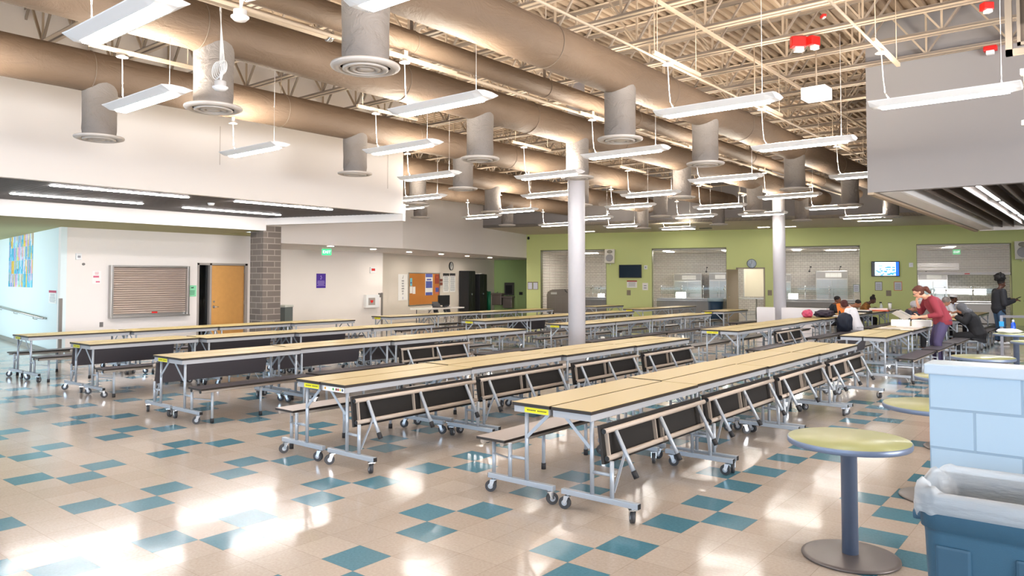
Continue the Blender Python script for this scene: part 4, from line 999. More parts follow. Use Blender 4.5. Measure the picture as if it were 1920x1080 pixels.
def doc(box, label, header=None, frame=None, rows=4):
    o, W, H = flat('sheet', label, 'paper', P_SRV, box, PAPER if not frame else frame, .006)
    if frame: MB().box(-W * .42, W * .42, -.0105, -.009, -H * .43, H * .43).build('page', mat('lilac_white_sheet', '#dcdde8', .6), o)
    m = MB(); line_rows(m, W, H, .0105 if frame else .009, rows, -H * .35, H * .28, 0, .72, rows); m.build('text_lines', mat('grey_ink', '#8e939c', .7), o)
    if header: MB().box(-W / 2, W / 2, -.0105, -.009, H * .33, H / 2).build('header', header, o)
doc((1175.5, 526, 1194.5, 539.5), 'white sheet with red header below the dark television', mat('brick_red_ink', '#b3403a', .6))
doc((1204.5, 530.5, 1215, 544), 'plain white sheet right of the red headed sheet', None, None, 2)
doc((1640.5, 528, 1654.5, 545), 'grey framed document below the lit television', None, mat('grey_olive_frame', '#8a8a6c', .5))
doc((1676, 528, 1691.5, 545), 'orange framed document below the lit television', None, mat('orange_frame', '#d98a55', .5))
doc((1599.5, 533, 1611.5, 548), 'grey green notice at right edge of the third hatch', None, mat('grey_green_notice', '#8d9f90', .5), 3)
for bx, lab in (((1175.5, 544, 1182.5, 553.5), 'grey wall plate under the dark television'), ((1439.5, 544, 1447.5, 554), 'grey wall plate right of the kitchen doorway'), ((1661.5, 544.5, 1671, 555), 'grey wall plate under the lit television')):
    flat('switch_plate', lab, 'plate', P_SRV, bx, mat('taupe_plate', '#8b7f6b', .5), .015)
for bx, lab in (((1208, 497.5, 1214, 505), 'small white wall strobe right of the dark television'), ((1704, 492.5, 1712, 501), 'small white wall strobe right of the lit television')):
    c, W, H, a = spot(P_SRV, *bx); t = thing('wall_strobe', lab, 'alarm', c, a); MB().bbox(-W / 2, W / 2, -.05, -.002, -H / 2, H / 2, .008).build('housing', WHITEM, t); MB().box(-W * .2, W * .2, -.06, -.05, -H * .2, H * .2).build('strobe_lens', mat('smoked_lens', '#9a9aa0', .2), t)

# ---- kitchen doorway
lf = bpy.data.objects.get('door_2')
p = MB(); p.bbox(0, .92, -.022, .022, .01, 2.14, .003); o = p.build('door_leaf', mat('tan_grey_door', '#a3937c', .5), lf, (9.575, -.04, 0), R(-112))
MB().box(.45, .86, -.035, -.022, 1.9, 1.98).build('door_closer', WHITEM, o); MB().tube((.82, -.05, 1.0), (.82, .05, 1.0), .012, 8).build('lever', CHROME, o)
o = tag(MB().bbox(-.55, .75, 0, .06, .95, 2.3, .004).build('white_panel', mat('ivory_panel', '#e3d8c4', .5), None, tuple(G(10.2, 2.4)), TH), 'ivory panel standing behind the worktable inside the kitchen doorway', 'panel'); 
t = thing('work_table', 'stainless worktable inside the kitchen doorway', 'table', tuple(G(10.2, 1.9)), TH)
MB().bbox(-.9, .9, -.35, .35, .86, .90, .006).build('table_top', STAIN, t)
for x in (-.8, 0, .8):
    for y in (-.3, .3): MB().tube((x, y, 0), (x, y, .86), .02, 8).build('leg', STAIN, t)
MB().box(-.85, .85, -.3, .3, .28, .30).build('lower_shelf', STAIN, t)
for x in (-.55, .42):
    MB().box(-.02, .02, -.04, .0, .91, 2.3).build('panel_post', STAIN, t, (x, .35, 0))

# ---- rolling grilles and the half open shutter
GRILLE = mat('grille_rod', '#9d948c', .4, .4)
for i, (a_, b_) in enumerate(HATCH):
    if i < 3:
        t = thing('rolling_grille', 'see-through rolling grille closing the %s hatch from the left' % ORD[i], 'shutter', tuple(G((a_ + b_) / 2, .10)), TH, 'hatch grilles')
        m = MB(); z = .10; hw = (b_ - a_) / 2 - .03; k = 0
        while z < HTOP - .06:
            m.bar((-hw, 0, z), (hw, 0, z), .010, .015); z += .062; k += 1
        x = -hw + .1
        while x < hw: m.bar((x, .006, .1), (x, .006, HTOP - .06), .004, .004); x += .28
        m.build('rod_curtain', GRILLE, t); MB().box(-hw, hw, -.03, .03, .03, .10).build('bottom_bar', STAIN, t)
    else:
        t = thing('rolling_grille', 'half raised slatted shutter in the fourth hatch with white bottom bar', 'shutter', tuple(G((a_ + b_) / 2, .10)), TH, 'hatch grilles')
        m = MB(); z = 2.0; hw = (b_ - a_) / 2 - .03
        while z < HTOP - .04: m.box(-hw, hw, -.008, .008, z, z + .030); z += .048
        m.build('slat_curtain', GRILLE, t); MB().bbox(-hw, hw, -.04, .04, 1.90, 1.995, .006).build('bottom_bar', mat('pale_bottom_bar', '#dcd5d3', .4), t)
        MB().box(.05, .22, -.045, -.04, 1.925, 1.965).build('red_tag', RED, t)

# ---- serving counters and sneeze guards, equipment
GLASS = mat('clear_glass', '#e8f2ee', .02, trans=1.)
for i, (a_, b_) in enumerate(HATCH):
    if i == 0: a_ += 1.6
    w_ = b_ - a_ - .1
    t = thing('serving_counter', 'stainless serving counter behind the %s hatch from the left' % ORD[i], 'counter', tuple(G((a_ + b_) / 2, 1.15)), TH, 'serving counters')
    MB().bbox(-w_ / 2, w_ / 2, -.32, .40, .02, .84, .006).build('counter_body', mat('worn_steel_front', '#8f8a86', .45, .6), t); MB().bbox(-w_ / 2, w_ / 2, -.42, .45, .845, .89, .008).build('counter_top', STAIN, t)
    MB().bar((-w_ / 2, -.60, .80), (w_ / 2, -.60, .80), .22, .02).build('tray_slide', STAIN, t)
    b = MB(); n = 4
    for k in range(n):
        x = -w_ / 2 + .15 + (w_ - .3) * k / (n - 1); b.tube((x, .05, .89), (x, .05, 1.42), .014, 8); b.bar((x, .05, 1.36), (x, -.28, 1.30), .03, .03); b.ball((x, -.28, 1.30), .035); b.ball((x, .05, 1.42), .03)
    b.build('guard_posts', CHROME, t)
    for k in range(n - 1):
        x0 = -w_ / 2 + .17 + (w_ - .3) * k / (n - 1); x1 = -w_ / 2 + .13 + (w_ - .3) * (k + 1) / (n - 1)
        MB().bar(((x0 + x1) / 2 - (x1 - x0) / 2, -.26, 1.22), ((x0 + x1) / 2 + (x1 - x0) / 2, -.26, 1.22), .008, .30).build('glass_panel', GLASS, t)
        MB().box(x0, x1, -.27, .10, 1.425, 1.433).build('glass_shelf', GLASS, t)
def appliance(u, w_, W, D, H, label, name='warming_cabinet', panel='#9fa4a8'):
    t = thing(name, label, 'cabinet', tuple(G(u, w_)), TH)
    MB().bbox(-W / 2, W / 2, -D / 2, D / 2, .12, H, .01).build('cabinet_body', STAIN, t)
    MB().box(-W * .48, W * .48, -D / 2 - .02, -D / 2, H - .34, H - .04).build('control_panel', mat('grey_panel', '#8d8a88', .35, .5), t)
    for s in (-1, 1):
        d = MB().bbox(min(0, s * W * .48) + .01, max(0, s * W * .48) - .01, -D / 2 - .04, -D / 2, .2, H - .40, .006).build('door', mat('brushed_door', panel, .3, .6), t)
        MB().tube((s * .07, -D / 2 - .08, .9), (s * .07, -D / 2 - .08, 1.3), .012, 8).build('handle', CHROME, d)
    MB().box(-W * .2, W * .3, -D / 2 - .024, -D / 2 - .02, H - .30, H - .10).build('display', mat('pale_display', '#d6d4d2', .3), t)
    for x in (-W * .45, W * .45):
        for y in (-D * .4, D * .4): MB().tube((x, y, 0), (x, y, .12), .03, 8).build('foot', BLACK, t)
appliance(6.85, 4.6, 1.35, .8, 2.02, 'wide stainless oven seen through the second hatch, left one'); appliance(8.35, 4.6, .95, .8, 2.05, 'narrow stainless oven seen through the second hatch, right one')
appliance(11.1, 4.6, 1.0, .8, 1.98, 'stainless refrigerator seen at the left of third hatch', 'refrigerator', '#a9b4c0'); appliance(13.35, 4.6, 1.35, .8, 2.12, 'large stainless refrigerator seen through third hatch', 'refrigerator', '#8d969e')
appliance(4.0, 4.3, .8, .8, 1.9, 'dark stainless rack cabinet at right of first hatch', 'rack_cabinet', '#6a6562')
appliance(17.4, 4.6, 1.15, .8, 2.05, 'stainless cabinet behind the half raised shutter', 'warming_cabinet', '#8d969e')
t = thing('extractor_hood', 'stainless extractor hood behind the half raised shutter', 'hood', tuple(G(17.5, 4.2, 0)), TH)
MB().bbox(-.85, .85, -.45, .6, 2.12, 2.45, .01).build('hood_body', STAIN, t); MB().box(-.8, .8, -.47, -.45, 2.2, 2.28).build('light_strip', PAPER, t)
t = thing('covered_cart', 'grey covered food cart behind the first hatch grille', 'cart', tuple(G(1.45, 1.1)), TH); gm = mat('warm_grey_plastic', '#8f857d', .5)
m = MB(); m.bbox(-.72, .72, -.35, .35, .12, .98, .05); P = [(-.72, .96), (.72, .96), (.70, 1.16), (.52, 1.28), (-.45, 1.24), (-.66, 1.14)]; m.prism(P, -.34, .34, 0, Matrix.Rotation(R(90), 4, 'X')); m.build('cart_body', gm, t)
MB().tube((.2, -.36, 1.24), (.32, -.36, 1.10), .03, 8).build('latch', BLACK, t); MB().box(-.5, -.2, -.357, -.35, 1.02, 1.12).build('pale_tag', PAPER, t)
for x in (-.6, .6):
    for y in (-.25, .25): MB().tube((x, y - .03, .06), (x, y + .03, .06), .06, 14).tube((x, y, .06), (x, y, .13), .02, 6).build('wheel', WHEEL, t)
o = tag(MB().bbox(-.21, .21, -.12, .12, 0, .26, .02).build('white_box', emat('white_box_glow', (1, .96, .85, 1), 5), None, tuple(G(7.0, 1.2, .892)), TH), 'glowing white box on the counter of second hatch', 'lamp')  # plain white boxes built as emitting surfaces
o = tag(MB().bbox(-.19, .19, -.12, .12, 0, .24, .02).build('white_box', emat('white_box_glow', (1, .96, .85, 1), 5), None, tuple(G(11.75, 1.2, .892)), TH), 'glowing white box on the counter of third hatch', 'lamp')
o = tag(MB().bbox(-.14, .14, -.10, .10, 0, .16, .02).build('white_box', emat('white_box_glow', (1, .96, .85, 1), 5), None, tuple(G(3.3, 1.2, .892)), TH), 'glowing white box behind the first hatch', 'lamp')
for i, u in enumerate((7.6, 8.6, 12.4, 13.7, 17.3)):
    t = thing('counter_microphone', 'black goose neck lamp by the kitchen ovens, %s from the left' % ORD[i], 'lamp', tuple(G(u, 4.95, 2.08 if i != 2 else 2.08)), TH); t.location.z = 2.02
    MB().tube((0, .4, .1), (0, .43, .1), .05, 10).tube((0, .4, .1), (.05, .25, .28), .012, 6).build('arm', BLACK, t); MB().ball((.06, .23, .30), .04).build('head', BLACK, t)
bp = gpx(1333, 562); t = thing('waste_bin', 'navy waste bin with pale liner rim before the second hatch', 'bin', tuple(G(8.72, -.55)), TH)
MB().lathe([(.25, 0), (.27, .02), (.32, .82)], 28, 0, None, True, 1., .85).build('bin_body', mat('navy_plastic', '#1e3a55', .45), t); MB().lathe([(.32, .80), (.335, .80), (.335, .93), (.30, .94), (.29, .80)], 28, 0, None, True, 1., .85).build('liner_rim', mat('pale_liner', '#9fb4bd', .5), t)
t = thing('kitchen_exit_sign', 'small green exit sign inside the kitchen above the serving counter', 'sign', tuple(G(18.3, 4.0, 3.0)), TH); MB().box(-.14, .14, -.03, .03, -.2, 0).build('housing', mat('green_sign_face', '#1fae6a', .4, emit='#17c06e', estr=.8), t)
text_mesh('lettering', 'EXIT', .11, emat('exit_letters', (.75, 1, .85, 1), 1.6), t, (0, -.032, -.1), (R(90), 0, 0), .001)
ck = at(1777, 273 + 0, 0) if False else None

# ---- alarms, sensors and boxes under the roof
def strobe(px, py, Z, label, s=.11, rz=YAW):
    p = at(px, py, Z); t = thing('alarm_strobe', label, 'alarm', p, rz)
    MB().bbox(-s, s, -.04, .06, -s * .75, s * .75, .012).build('red_box', RED, t); MB().bbox(-s * .6, s * .6, -.05, .03, -s * 1.4, -s * .72, .01).build('strobe_lens', WHITEM, t); return t
strobe(1497, 79, 5.0, 'red alarm strobe on a roof joist, left one of the middle pair', .10); strobe(1526, 77, 5.0, 'red alarm strobe on a roof joist, right one of the middle pair', .085, YAW + .5)
t = strobe(1544, 30, 5.07, 'tiny red fitting on a joist above the middle red strobes', .028); t.location = atY(1544, 30, 10.36); strobe(1851, 12, 5.03, 'red and white alarm strobe at upper right by hanging frame', .062)
wp = atY(1857, 88, YR0 - .05); t = strobe(1857, 88, wp.z, 'red alarm strobe fixed to the right grey bulkhead', .085, 0); t.location = (wp.x, YR0 - .065, wp.z)
p = at(1531, 176, 4.42); t = thing('ceiling_box', 'white rectangular box hanging under the joists before the right bulkhead', 'box', p, R(-2))
MB().bbox(-.17, .17, -.16, .16, -.085, .085, .008).build('housing', WHITEM, t); MB().tube((0, 0, .085), (0, 0, CH_Z - p.z), .012, 8).build('stem', STEELM, t)
for i, (px, py, Z, lab) in enumerate(((450, 30, 3.95, 'white hanging sensor at top beside the thick ducts'), (413, 162, 3.62, 'white hanging sensor with coiled cable before the second duct'))):
    p = at(px, py, Z); t = thing('hanging_sensor', lab, 'sensor', p, 0, 'hanging sensors')
    MB().lathe([(.0, -.045), (.05, -.040), (.075, -.015), (.075, -.005), (.055, 0), (.055, .05), (.0, .052)], 24).build('sensor_body', WHITEM, t)
    m = MB(); top = CH_Z - p.z
    for k in range(4): m.path([(.005 * k, 0, .05), (-.01 + .012 * k, .01 * k, .2), (.0 + .01 * k, -.01 * k, top * .5), (.03 * (k - 1.5) * .3, 0, top)], .004, 5)
    m.build('cables', WHITEM, t)
    m = MB()
    for k in range(5): m.torus((-.07 + .012 * k if i else .12 + .01 * k, .01 * k, .17 + .008 * k if i else .18), .085 - .004 * k, .005, 'Y', 28, 6)
    m.build('cable_coil', WHITEM, t)
# suspended metal frame at the far upper right
p = at(1906, 40, 4.35); t = thing('equipment_cage', 'grey suspended metal frame with plastic sheeting at upper right', 'frame', (p.x, p.y, p.z), R(0)); fm = mat('taupe_frame_metal', '#7d746a', .5)
m = MB()
pA = at(1888, 112, 4.0); X0 = pA.x - p.x
m.box(X0, X0 + .06, -.02, .04, -.34, 1.0); m.box(X0, 1.2, -.02, .04, -.34, -.28); m.box(X0 + .10, X0 + .13, -.02, .02, -.25, 1.0); m.box(X0 + .10, 1.2, -.02, .02, -.25, -.22); m.build('frame_bars', fm, t)
MB().box(X0 + .13, 1.2, .0, .01, -.22, 1.0).build('mesh_panel', mat('brown_mesh', '#6d6156', .8), t)
m = MB(); m.prism([(X0 + .17, -.05), (.9, -.05), (.9, .0), (X0 + .25, .0)], -.05, .5); m.build('plastic_sheet', mat('clear_plastic', '#cfd3d6', .2, trans=.6), t)
MB().box(X0 + .18, .9, -.10, .10, -.46, -.36).box(X0 + .12, X0 + .3, -.04, .04, -.56, -.50).tube((X0 + .15, 0, -.52), (X0 + .15, 0, -1.02), .006, 6).box(X0 + .12, .8, -.03, .03, -1.07, -1.02).build('hanging_bracket', mat('cream_bracket', '#d5cdbf', .5), t)
# lamps row's smoke heads on left slat ceiling
p = at(396, 381, 3.22); o = tag(MB().lathe([(.0, -.05), (.05, -.045), (.07, 0)], 20).build('smoke_detector', WHITEM, None, (p.x, p.y, 3.222)), 'white smoke detector between the slot lights of the left slat ceiling', 'detector')
p = at(987, 443, 3.82); o = tag(MB().ball((0, 0, -.06), .06).tube((0, 0, -.03), (0, 0, .02), .05, 12).build('security_camera', BLACK, None, tuple(G(.12, -.07, 3.72))), 'small dark camera dome at the green wall corner', 'camera')
p = at(1323, 428, 3.83); o = tag(MB().box(-.25, .25, -.1, .1, -.03, .01).build('ceiling_vent', BLACK, None, (p.x, p.y, 3.84), TH), 'small dark vent in the soffit above second hatch', 'vent')
# narrow lights let into the serving soffit
for i, (px, py) in enumerate(((1278, 430), (1105, 434), (1432, 426), (1481, 425), (1640, 414))):
    p = at(px, py, 3.835); o = tag(MB().box(-.55 if i in (0, 4) else -.22, .55 if i in (0, 4) else .22, -.07, .07, -.012, .0).build('soffit_light', emat('soffit_light_lens', (1, .93, .80, 1), 9), None, (p.x, p.y, 3.838), TH), 'slim light in the soffit over the green wall, %s listed from the second hatch' % ORD[i], 'light', 'soffit lights')
    o['label'] = 'slim light in the soffit over the green wall, ' + ['above the second hatch', 'right of the near column', 'above the kitchen clock', 'right of the far column', 'above the lit television'][i]
# ================================================================== ROUND TABLES, BIN, THINGS ON TABLES
def round_table(px, py, label, r=.36, Z=.735, base=True):
    p = at(px, py, Z); t = thing('round_table', label, 'table', (p.x, p.y, 0), 0, 'round pedestal tables')
    MB().lathe([(0, Z), (r - .006, Z), (r - .006, Z - .002)][::-1], 64).build('laminate', ROUNDTOP, t)
    MB().lathe([(r - .02, Z - .038), (r - .004, Z - .036), (r, Z - .030), (r + .001, Z - .008), (r - .003, Z - .001), (r - .02, Z - .0005)], 64).lathe([(0, Z - .036), (r - .015, Z - .036)], 48).build('edge_band', BLUEGREY, t)
    MB().lathe([(.048, .02), (.048, Z - .045), (.15, Z - .040), (.15, Z - .036)], 32).build('post', BLUEGREY, t)
    MB().lathe([(0, .026), (.06, .028), (.262, .020), (.284, .014), (.286, .006), (.28, .002), (0, .002)][::-1], 56).build('base_plate', mat('taupe_base_metal', '#6a6260', .35, .3), t)
    return t
round_table(1591, 822, 'round pale lime table standing alone in front of the half block wall')
round_table(1757, 759, 'round pale lime table half hidden behind the half block wall, second nearest', .39)
round_table(1788, 706, 'round lime table just peeking left of the half block wall', .36)
round_table(1843, 669, 'round lime table above the half wall cap, clear of the red jumper woman', .36)
round_table(1905, 626, 'round lime table carrying crumpled white napkins near the grey rail', .36)
round_table(1945, 641, 'round lime table at right edge in front of the napkin table', .36)
round_table(1960, 592, 'round lime table at right edge farthest back', .36)
p = at(1874, 616, .775); m = MB()
bm = bmesh.new(); bmesh.ops.create_icosphere(bm, subdivisions=3, radius=1)
for v in bm.verts: v.co *= 1 + .22 * math.sin(7 * v.co.x + 3 * v.co.y) * math.sin(6 * v.co.y + 2) ; v.co.x *= .20; v.co.y *= .11; v.co.z *= .045
m.addbm(bm, 0, None, True); o = m.build('napkin_pile', PAPER, None, (-1.49, 16.42, .778)); tag(o, 'crumpled white napkins on a round table at right', 'napkins')
p = at(1892, 621, .737); t = thing('water_bottle', 'blue plastic water bottle beside the grey rail', 'bottle', (-1.44, 16.60, .737)); p = t.location
MB().lathe([(.035, 0), (.04, .01), (.04, .16), (.02, .20)], 16).build('bottle_body', mat('clear_blue_plastic', '#1f52c0', .15), t); MB().lathe([(.02, .20), (.02, .24), (0, .245)], 12).build('cap', mat('pale_cap', '#cfd8e6', .4), t)
# grey rail with blue clips by the serving queue
t = thing('queue_rail', 'grey metal rail frame with blue clips at right', 'rail', (0, 0, 0)); a = at(1838, 600, .9); a = Vector((-1.75, 17.93, 0)); b = a + Vector((math.cos(YAW) * 1.6, math.sin(YAW) * 1.6, 0)); za = 1.0
rm = mat('grey_rail_metal', '#8e8d92', .4, .4); MB().bar(a, a + Vector((0, 0, za)), .05, .05).bar(a + Vector((0, 0, za - .02)), b + Vector((0, 0, za - .04)), .05, .05).bar(a + (b - a) * .42, a + (b - a) * .42 + Vector((0, 0, za - .03)), .05, .05).bar(b, b + Vector((0, 0, za - .03)), .05, .05).build('rail_frame', rm, t)
bc = mat('sky_blue_clip', '#2f9fe0', .4)
MB().box(-.04, .04, -.04, .04, .78, .88).build('clip', bc, t, a); MB().box(-.05, .05, -.05, .05, .93, 1.01).build('clip', bc, t, a + (b - a) * .42)

# ---- waste container with liner in the foreground
BC = at(1905, 1000, .55); BC = Vector((-.385, 3.79, 0)); BR = R(1)
t = thing('waste_container', 'blue square waste container with translucent liner by the half wall', 'bin', BC, BR)
def rsq(w_, d_, r, n=6):
    pts = []
    for cx, cy, a0 in ((w_ / 2 - r, d_ / 2 - r, 0), (-w_ / 2 + r, d_ / 2 - r, 90), (-w_ / 2 + r, -d_ / 2 + r, 180), (w_ / 2 - r, -d_ / 2 + r, 270)):
        for k in range(n + 1): q = R(a0 + 90 * k / n); pts.append((cx + r * math.cos(q), cy + r * math.sin(q)))
    return pts
def loft(m, rings, mi=0, cap0=True, cap1=True, smooth=True):
    n = len(rings[0][0]); k = len(m.v)
    for pts, z in rings:
        for q in pts: m.v.append((q[0], q[1], z if len(q) == 2 else q[2]))
    for a in range(len(rings) - 1):
        for i in range(n): j = (i + 1) % n; m.face([k + a * n + i, k + a * n + j, k + (a + 1) * n + j, k + (a + 1) * n + i], mi, smooth)
    if cap0: m.face([k + i for i in range(n)][::-1], mi)
    if cap1: m.face([k + (len(rings) - 1) * n + i for i in range(n)], mi)
BW = .60; BZ = .83
BINB = mat('steel_blue_plastic', '#2d566f', .45, bump=.1, bscale=300)
m = MB(); loft(m, [(rsq(.47, .36, .06), 0), (rsq(.485, .375, .06), .02), (rsq(.535, .43, .07), .66), (rsq(.54, .435, .07), .68), (rsq(.56, .455, .07), .685), (rsq(.57, .465, .07), BZ - .01), (rsq(.56, .455, .07), BZ), (rsq(.53, .425, .06), BZ - .02), (rsq(.48, .37, .06), .3)], 0, True, False)
m.build('bin_body', BINB, t)
m = MB()
for s in (-1, 1): m.bbox(s * .14 - .08 if s < 0 else .06, s * .14 + .05 if s < 0 else .22, -.222, -.195, .10, .62, .012)
m.build('body_panel', mat('steel_blue_panel', '#284d65', .5), t)
m = MB(); m.bbox(-.325, -.26, -.10, .10, .675, .72, .015); m.bbox(.26, .325, -.10, .10, .675, .72, .015); m.build('handle', BINB, t)
lin_m = bpy.data.materials.new('translucent_liner'); lin_m.use_nodes = True; nt = lin_m.node_tree; pb = nt.nodes['Principled BSDF']
pb.inputs['Base Color'].default_value = lin('#e8eef4'); pb.inputs['Roughness'].default_value = .28; pb.inputs['Alpha'].default_value = .50; pb.inputs['Transmission Weight'].default_value = .25
tcn = nt.nodes.new('ShaderNodeTexCoord'); wv = nt.nodes.new('ShaderNodeTexNoise'); wv.inputs['Scale'].default_value = 9; wv.inputs['Detail'].default_value = 4; mp_ = nt.nodes.new('ShaderNodeMapping'); mp_.inputs['Scale'].default_value = (1, 1, 4)
nt.links.new(tcn.outputs['Object'], mp_.inputs[0]); nt.links.new(mp_.outputs[0], wv.inputs['Vector']); bpn = nt.nodes.new('ShaderNodeBump'); bpn.inputs['Strength'].default_value = .6; bpn.inputs['Distance'].default_value = .02
nt.links.new(wv.outputs['Fac'], bpn.inputs['Height']); nt.links.new(bpn.outputs['Normal'], pb.inputs['Normal'])
rings = []; rl = random.Random(8); N = 96
def wob(ang, k, amp): return amp * (math.sin(ang * 5 + k) + .6 * math.sin(ang * 11 + 2.3 * k) + .4 * math.sin(ang * 23 + k * 4))
def liner_ring(w_, d_, z, k, amp, zamp):
    base = rsq(w_, d_, .09, 23); out = []
    for i, q in enumerate(base):
        ang = 2 * math.pi * i / len(base); f = 1 + wob(ang, k, amp); out.append((q[0] * f, q[1] * f, z + zamp * (math.sin(ang * 3 + k) + .7 * math.sin(ang * 8 + 1.3 * k))))
    return (out, z)
prof = [(.596, .490, .738, 1.0, .014, .012), (.610, .504, .755, 1.6, .014, .006), (.610, .504, .78, 2.1, .012, .003), (.602, .496, .80, 2.6, .010, .003), (.598, .492, .83, 3.0, .008, .005), (.585, .480, .850, 3.3, .006, .012), (.55, .445, .862, 3.6, .008, .014), (.51, .405, .845, 4.4, .018, .012), (.47, .365, .79, 5.2, .03, .012), (.43, .33, .68, 6.0, .05, .015), (.39, .29, .50, 7.0, .06, .02)]
m = MB(); loft(m, [liner_ring(*q) for q in prof], 0, False, False); m.build('liner_bag', lin_m, t)

# ---- papers, boxes and bags
def onplane(px, py, Z): p = at(px, py, Z); return Vector((p.x, p.y, Z))
TZ = .767
k = 0
for (dx, dy, a_, m_) in ((-.14, .25, .1, PAPER), (.02, .30, -.1, PAPER), (.20, .22, .25, PAPER), (-.18, .65, .3, PAPER), (.05, .72, .0, PAPER), (.22, .8, -.2, PAPER), (-.05, 1.15, .15, PAPER), (.18, 1.3, -.05, PAPER)):
    o = MB().box(-.11, .11, -.15, .15, 0, .004 + .003 * (k % 3)).build('paper_stack', PAPER, None, (-3.29 + dx, 15.66 + dy, TZ), a_)
    tag(o, 'white paper stack on the paper covered worktable, %s from its near end' % ORD[k], 'paper', 'paper stacks on the worktable'); k += 1
o = MB().box(-.32, .36, -.20, .20, 0, .012).build('open_folder', mat('cream_card', '#d8c9b6', .7), None, (-3.25, 15.95, TZ + .012), .05); tag(o, 'long cream folder lying across the front of the paper worktable', 'folder')
for i, (x, y, a_) in enumerate(((-3.42, 17.05, .1), (-3.05, 17.15, .05))):
    o = MB().bbox(-.17, .17, -.11, .11, 0, .13, .006).build('paper_box', PAPER, None, (x, y, TZ), a_); tag(o, 'white open carton on the paper worktable, %s of the two' % ['left', 'right'][i], 'box')
rr = random.Random(12)
for i in range(9):
    x = -3.2 + rr.uniform(-.26, .26); y = 20.5 + rr.uniform(0, 1.6)
    m = MB(); n = 6; wv_ = rr.uniform(.02, .06); kk = len(m.v)
    for a_ in range(n + 1):
        for b_ in (0, 1): m.v.append((-.2 + .4 * a_ / n, -.14 + .28 * b_, .003 + wv_ * (1 + math.sin(a_ * 1.3 + i)) + .02 * b_))
    for a_ in range(n): q = a_ * 2; m.face([q, q + 2, q + 3, q + 1], 0, True)
    for a_ in range(2): m.box(-.15 + .17 * a_, -.02 + .17 * a_, -.06, .08, .10, .101, 1) if False else None
    o = m.build('newspaper', [mat('newsprint', '#e6e0d8', .7, noise=.12, nscale=18)], None, (x, y, TZ), rr.uniform(0, 3)); sm = o.modifiers.new('thick', 'SOLIDIFY'); sm.thickness = .004
    tag(o, 'crumpled newspaper sheet on the far worktable before the hooded person, %s of the heap' % ORD[i], 'newspaper', 'newspapers on the far worktable')
    o['label'] = 'crumpled newspaper sheet on the far worktable before the hooded person'
# staff worktable below the lit screen
def book(x, y, a_, w_, d_, h, m_, label, z=TZ): o = MB().box(-w_ / 2, w_ / 2, -d_ / 2, d_ / 2, 0, h).build('binder', m_, None, (x, y, z), a_); return tag(o, label, 'binder')
book(-5.62, 22.3, .1, .5, .35, .03, mat('cream_card', '#d8c9b6', .7), 'cream card sheaf at near end of the staff worktable')
book(-5.68, 23.2, -.1, .5, .30, .05, BLACK, 'black edged binder on the staff worktable'); book(-5.66, 23.2, -.08, .46, .28, .02, PAPER, 'white pages lying on the black edged binder', TZ + .051)
book(-5.55, 24.6, .1, .6, .36, .035, mat('coral_folder', '#e2673f', .6), 'coral folder at the far part of the staff worktable'); book(-5.55, 24.65, .2, .5, .32, .05, PAPER, 'white pages heaped on the coral folder', TZ + .036)
p = onplane(1652, 573, TZ); t = thing('spray_bottle', 'small clear spray bottle on the staff worktable', 'bottle', (-5.75, 25.9, TZ)); MB().lathe([(.04, 0), (.045, .02), (.045, .12), (.015, .17), (.015, .20)], 14).build('bottle_body', mat('frosted_plastic', '#c9d0d0', .3), t); MB().box(-.05, .02, -.012, .012, .20, .24).build('trigger', BLACK, t)
t = thing('paper_cup', 'tall white cup with dark lid on the staff worktable', 'cup', (-5.55, 26.15, TZ)); MB().lathe([(.045, 0), (.058, .20)], 20).build('cup_body', PAPER, t); MB().lathe([(.06, .20), (.06, .215), (.0, .22)], 20).build('lid', mat('grey_lid', '#6f6a68', .5), t)
# bags
def blob(name, label, cat, loc, sx, sy, sz, m_, rz=0, seed=1, amp=.10, parts=None):
    bm = bmesh.new(); bmesh.ops.create_icosphere(bm, subdivisions=4, radius=1); rr = random.Random(seed); ph = [rr.uniform(0, 6) for _ in range(6)]
    for v in bm.verts:
        c_ = v.co.copy(); f = 1 + amp * (math.sin(4 * c_.x + ph[0]) * math.sin(5 * c_.y + ph[1]) + .6 * math.sin(9 * c_.z + ph[2]) * math.sin(8 * c_.x + ph[3]))
        q = Vector([math.copysign(abs(t_) ** .75, t_) for t_ in c_]) * f; v.co = Vector((q.x * sx, q.y * sy, max(-.92, q.z) * sz + sz * .92))
    o = MB(); o.addbm(bm, 0, None, True); o = o.build(name, m_, None, loc, rz); tag(o, label, cat); return o
NAVY = mat('navy_nylon', '#1b2233', .7, noise=.3, nscale=30)
b = blob('backpack', 'navy backpack sitting on the bench beside the white shirted person', 'bag', (-5.24, 19.75, .431), .17, .24, .24, NAVY, 0, 3, .06)
MB().tube((-.1, -.05, .40), (-.1, -.05, .5), .02, 6).tube((-.1, -.05, .5), (-.1, .08, .42), .02, 6).build('strap', BLACK, b)
blob('handbag', 'pink and red patterned bag lying at the end of the rear table row', 'bag', (-6.03, 19.4, TZ), .13, .22, .10, mat('pink_pattern_cloth', '#c24a6a', .7, noise=.6, nscale=26), .3, 5)
blob('dark_jacket', 'dark folded jacket heaped beside the pink bag on table', 'jacket', (-5.75, 19.85, TZ), .20, .38, .09, mat('aubergine_cloth', '#2a2030', .8), .1, 6, .16)
o = MB().bbox(-.15, .15, -.22, .22, 0, .02, .004).build('open_book', PAPER, None, (-5.68, 20.32, TZ), .1); tag(o, 'open white notebook in front of the white shirted person', 'book')
blob('shopping_bag', 'red and white bag on a bench behind the grey rail', 'bag', (-1.19, 20.4, .431), .16, .16, .20, mat('red_white_bag', '#b8434a', .7, noise=.6, nscale=14), 0, 9)
blob('black_coat', 'navy coat draped on bench left of the hairnet person', 'coat', (-3.93, 21.0, .431), .17, .26, .26, NAVY, 0, 11, .12)

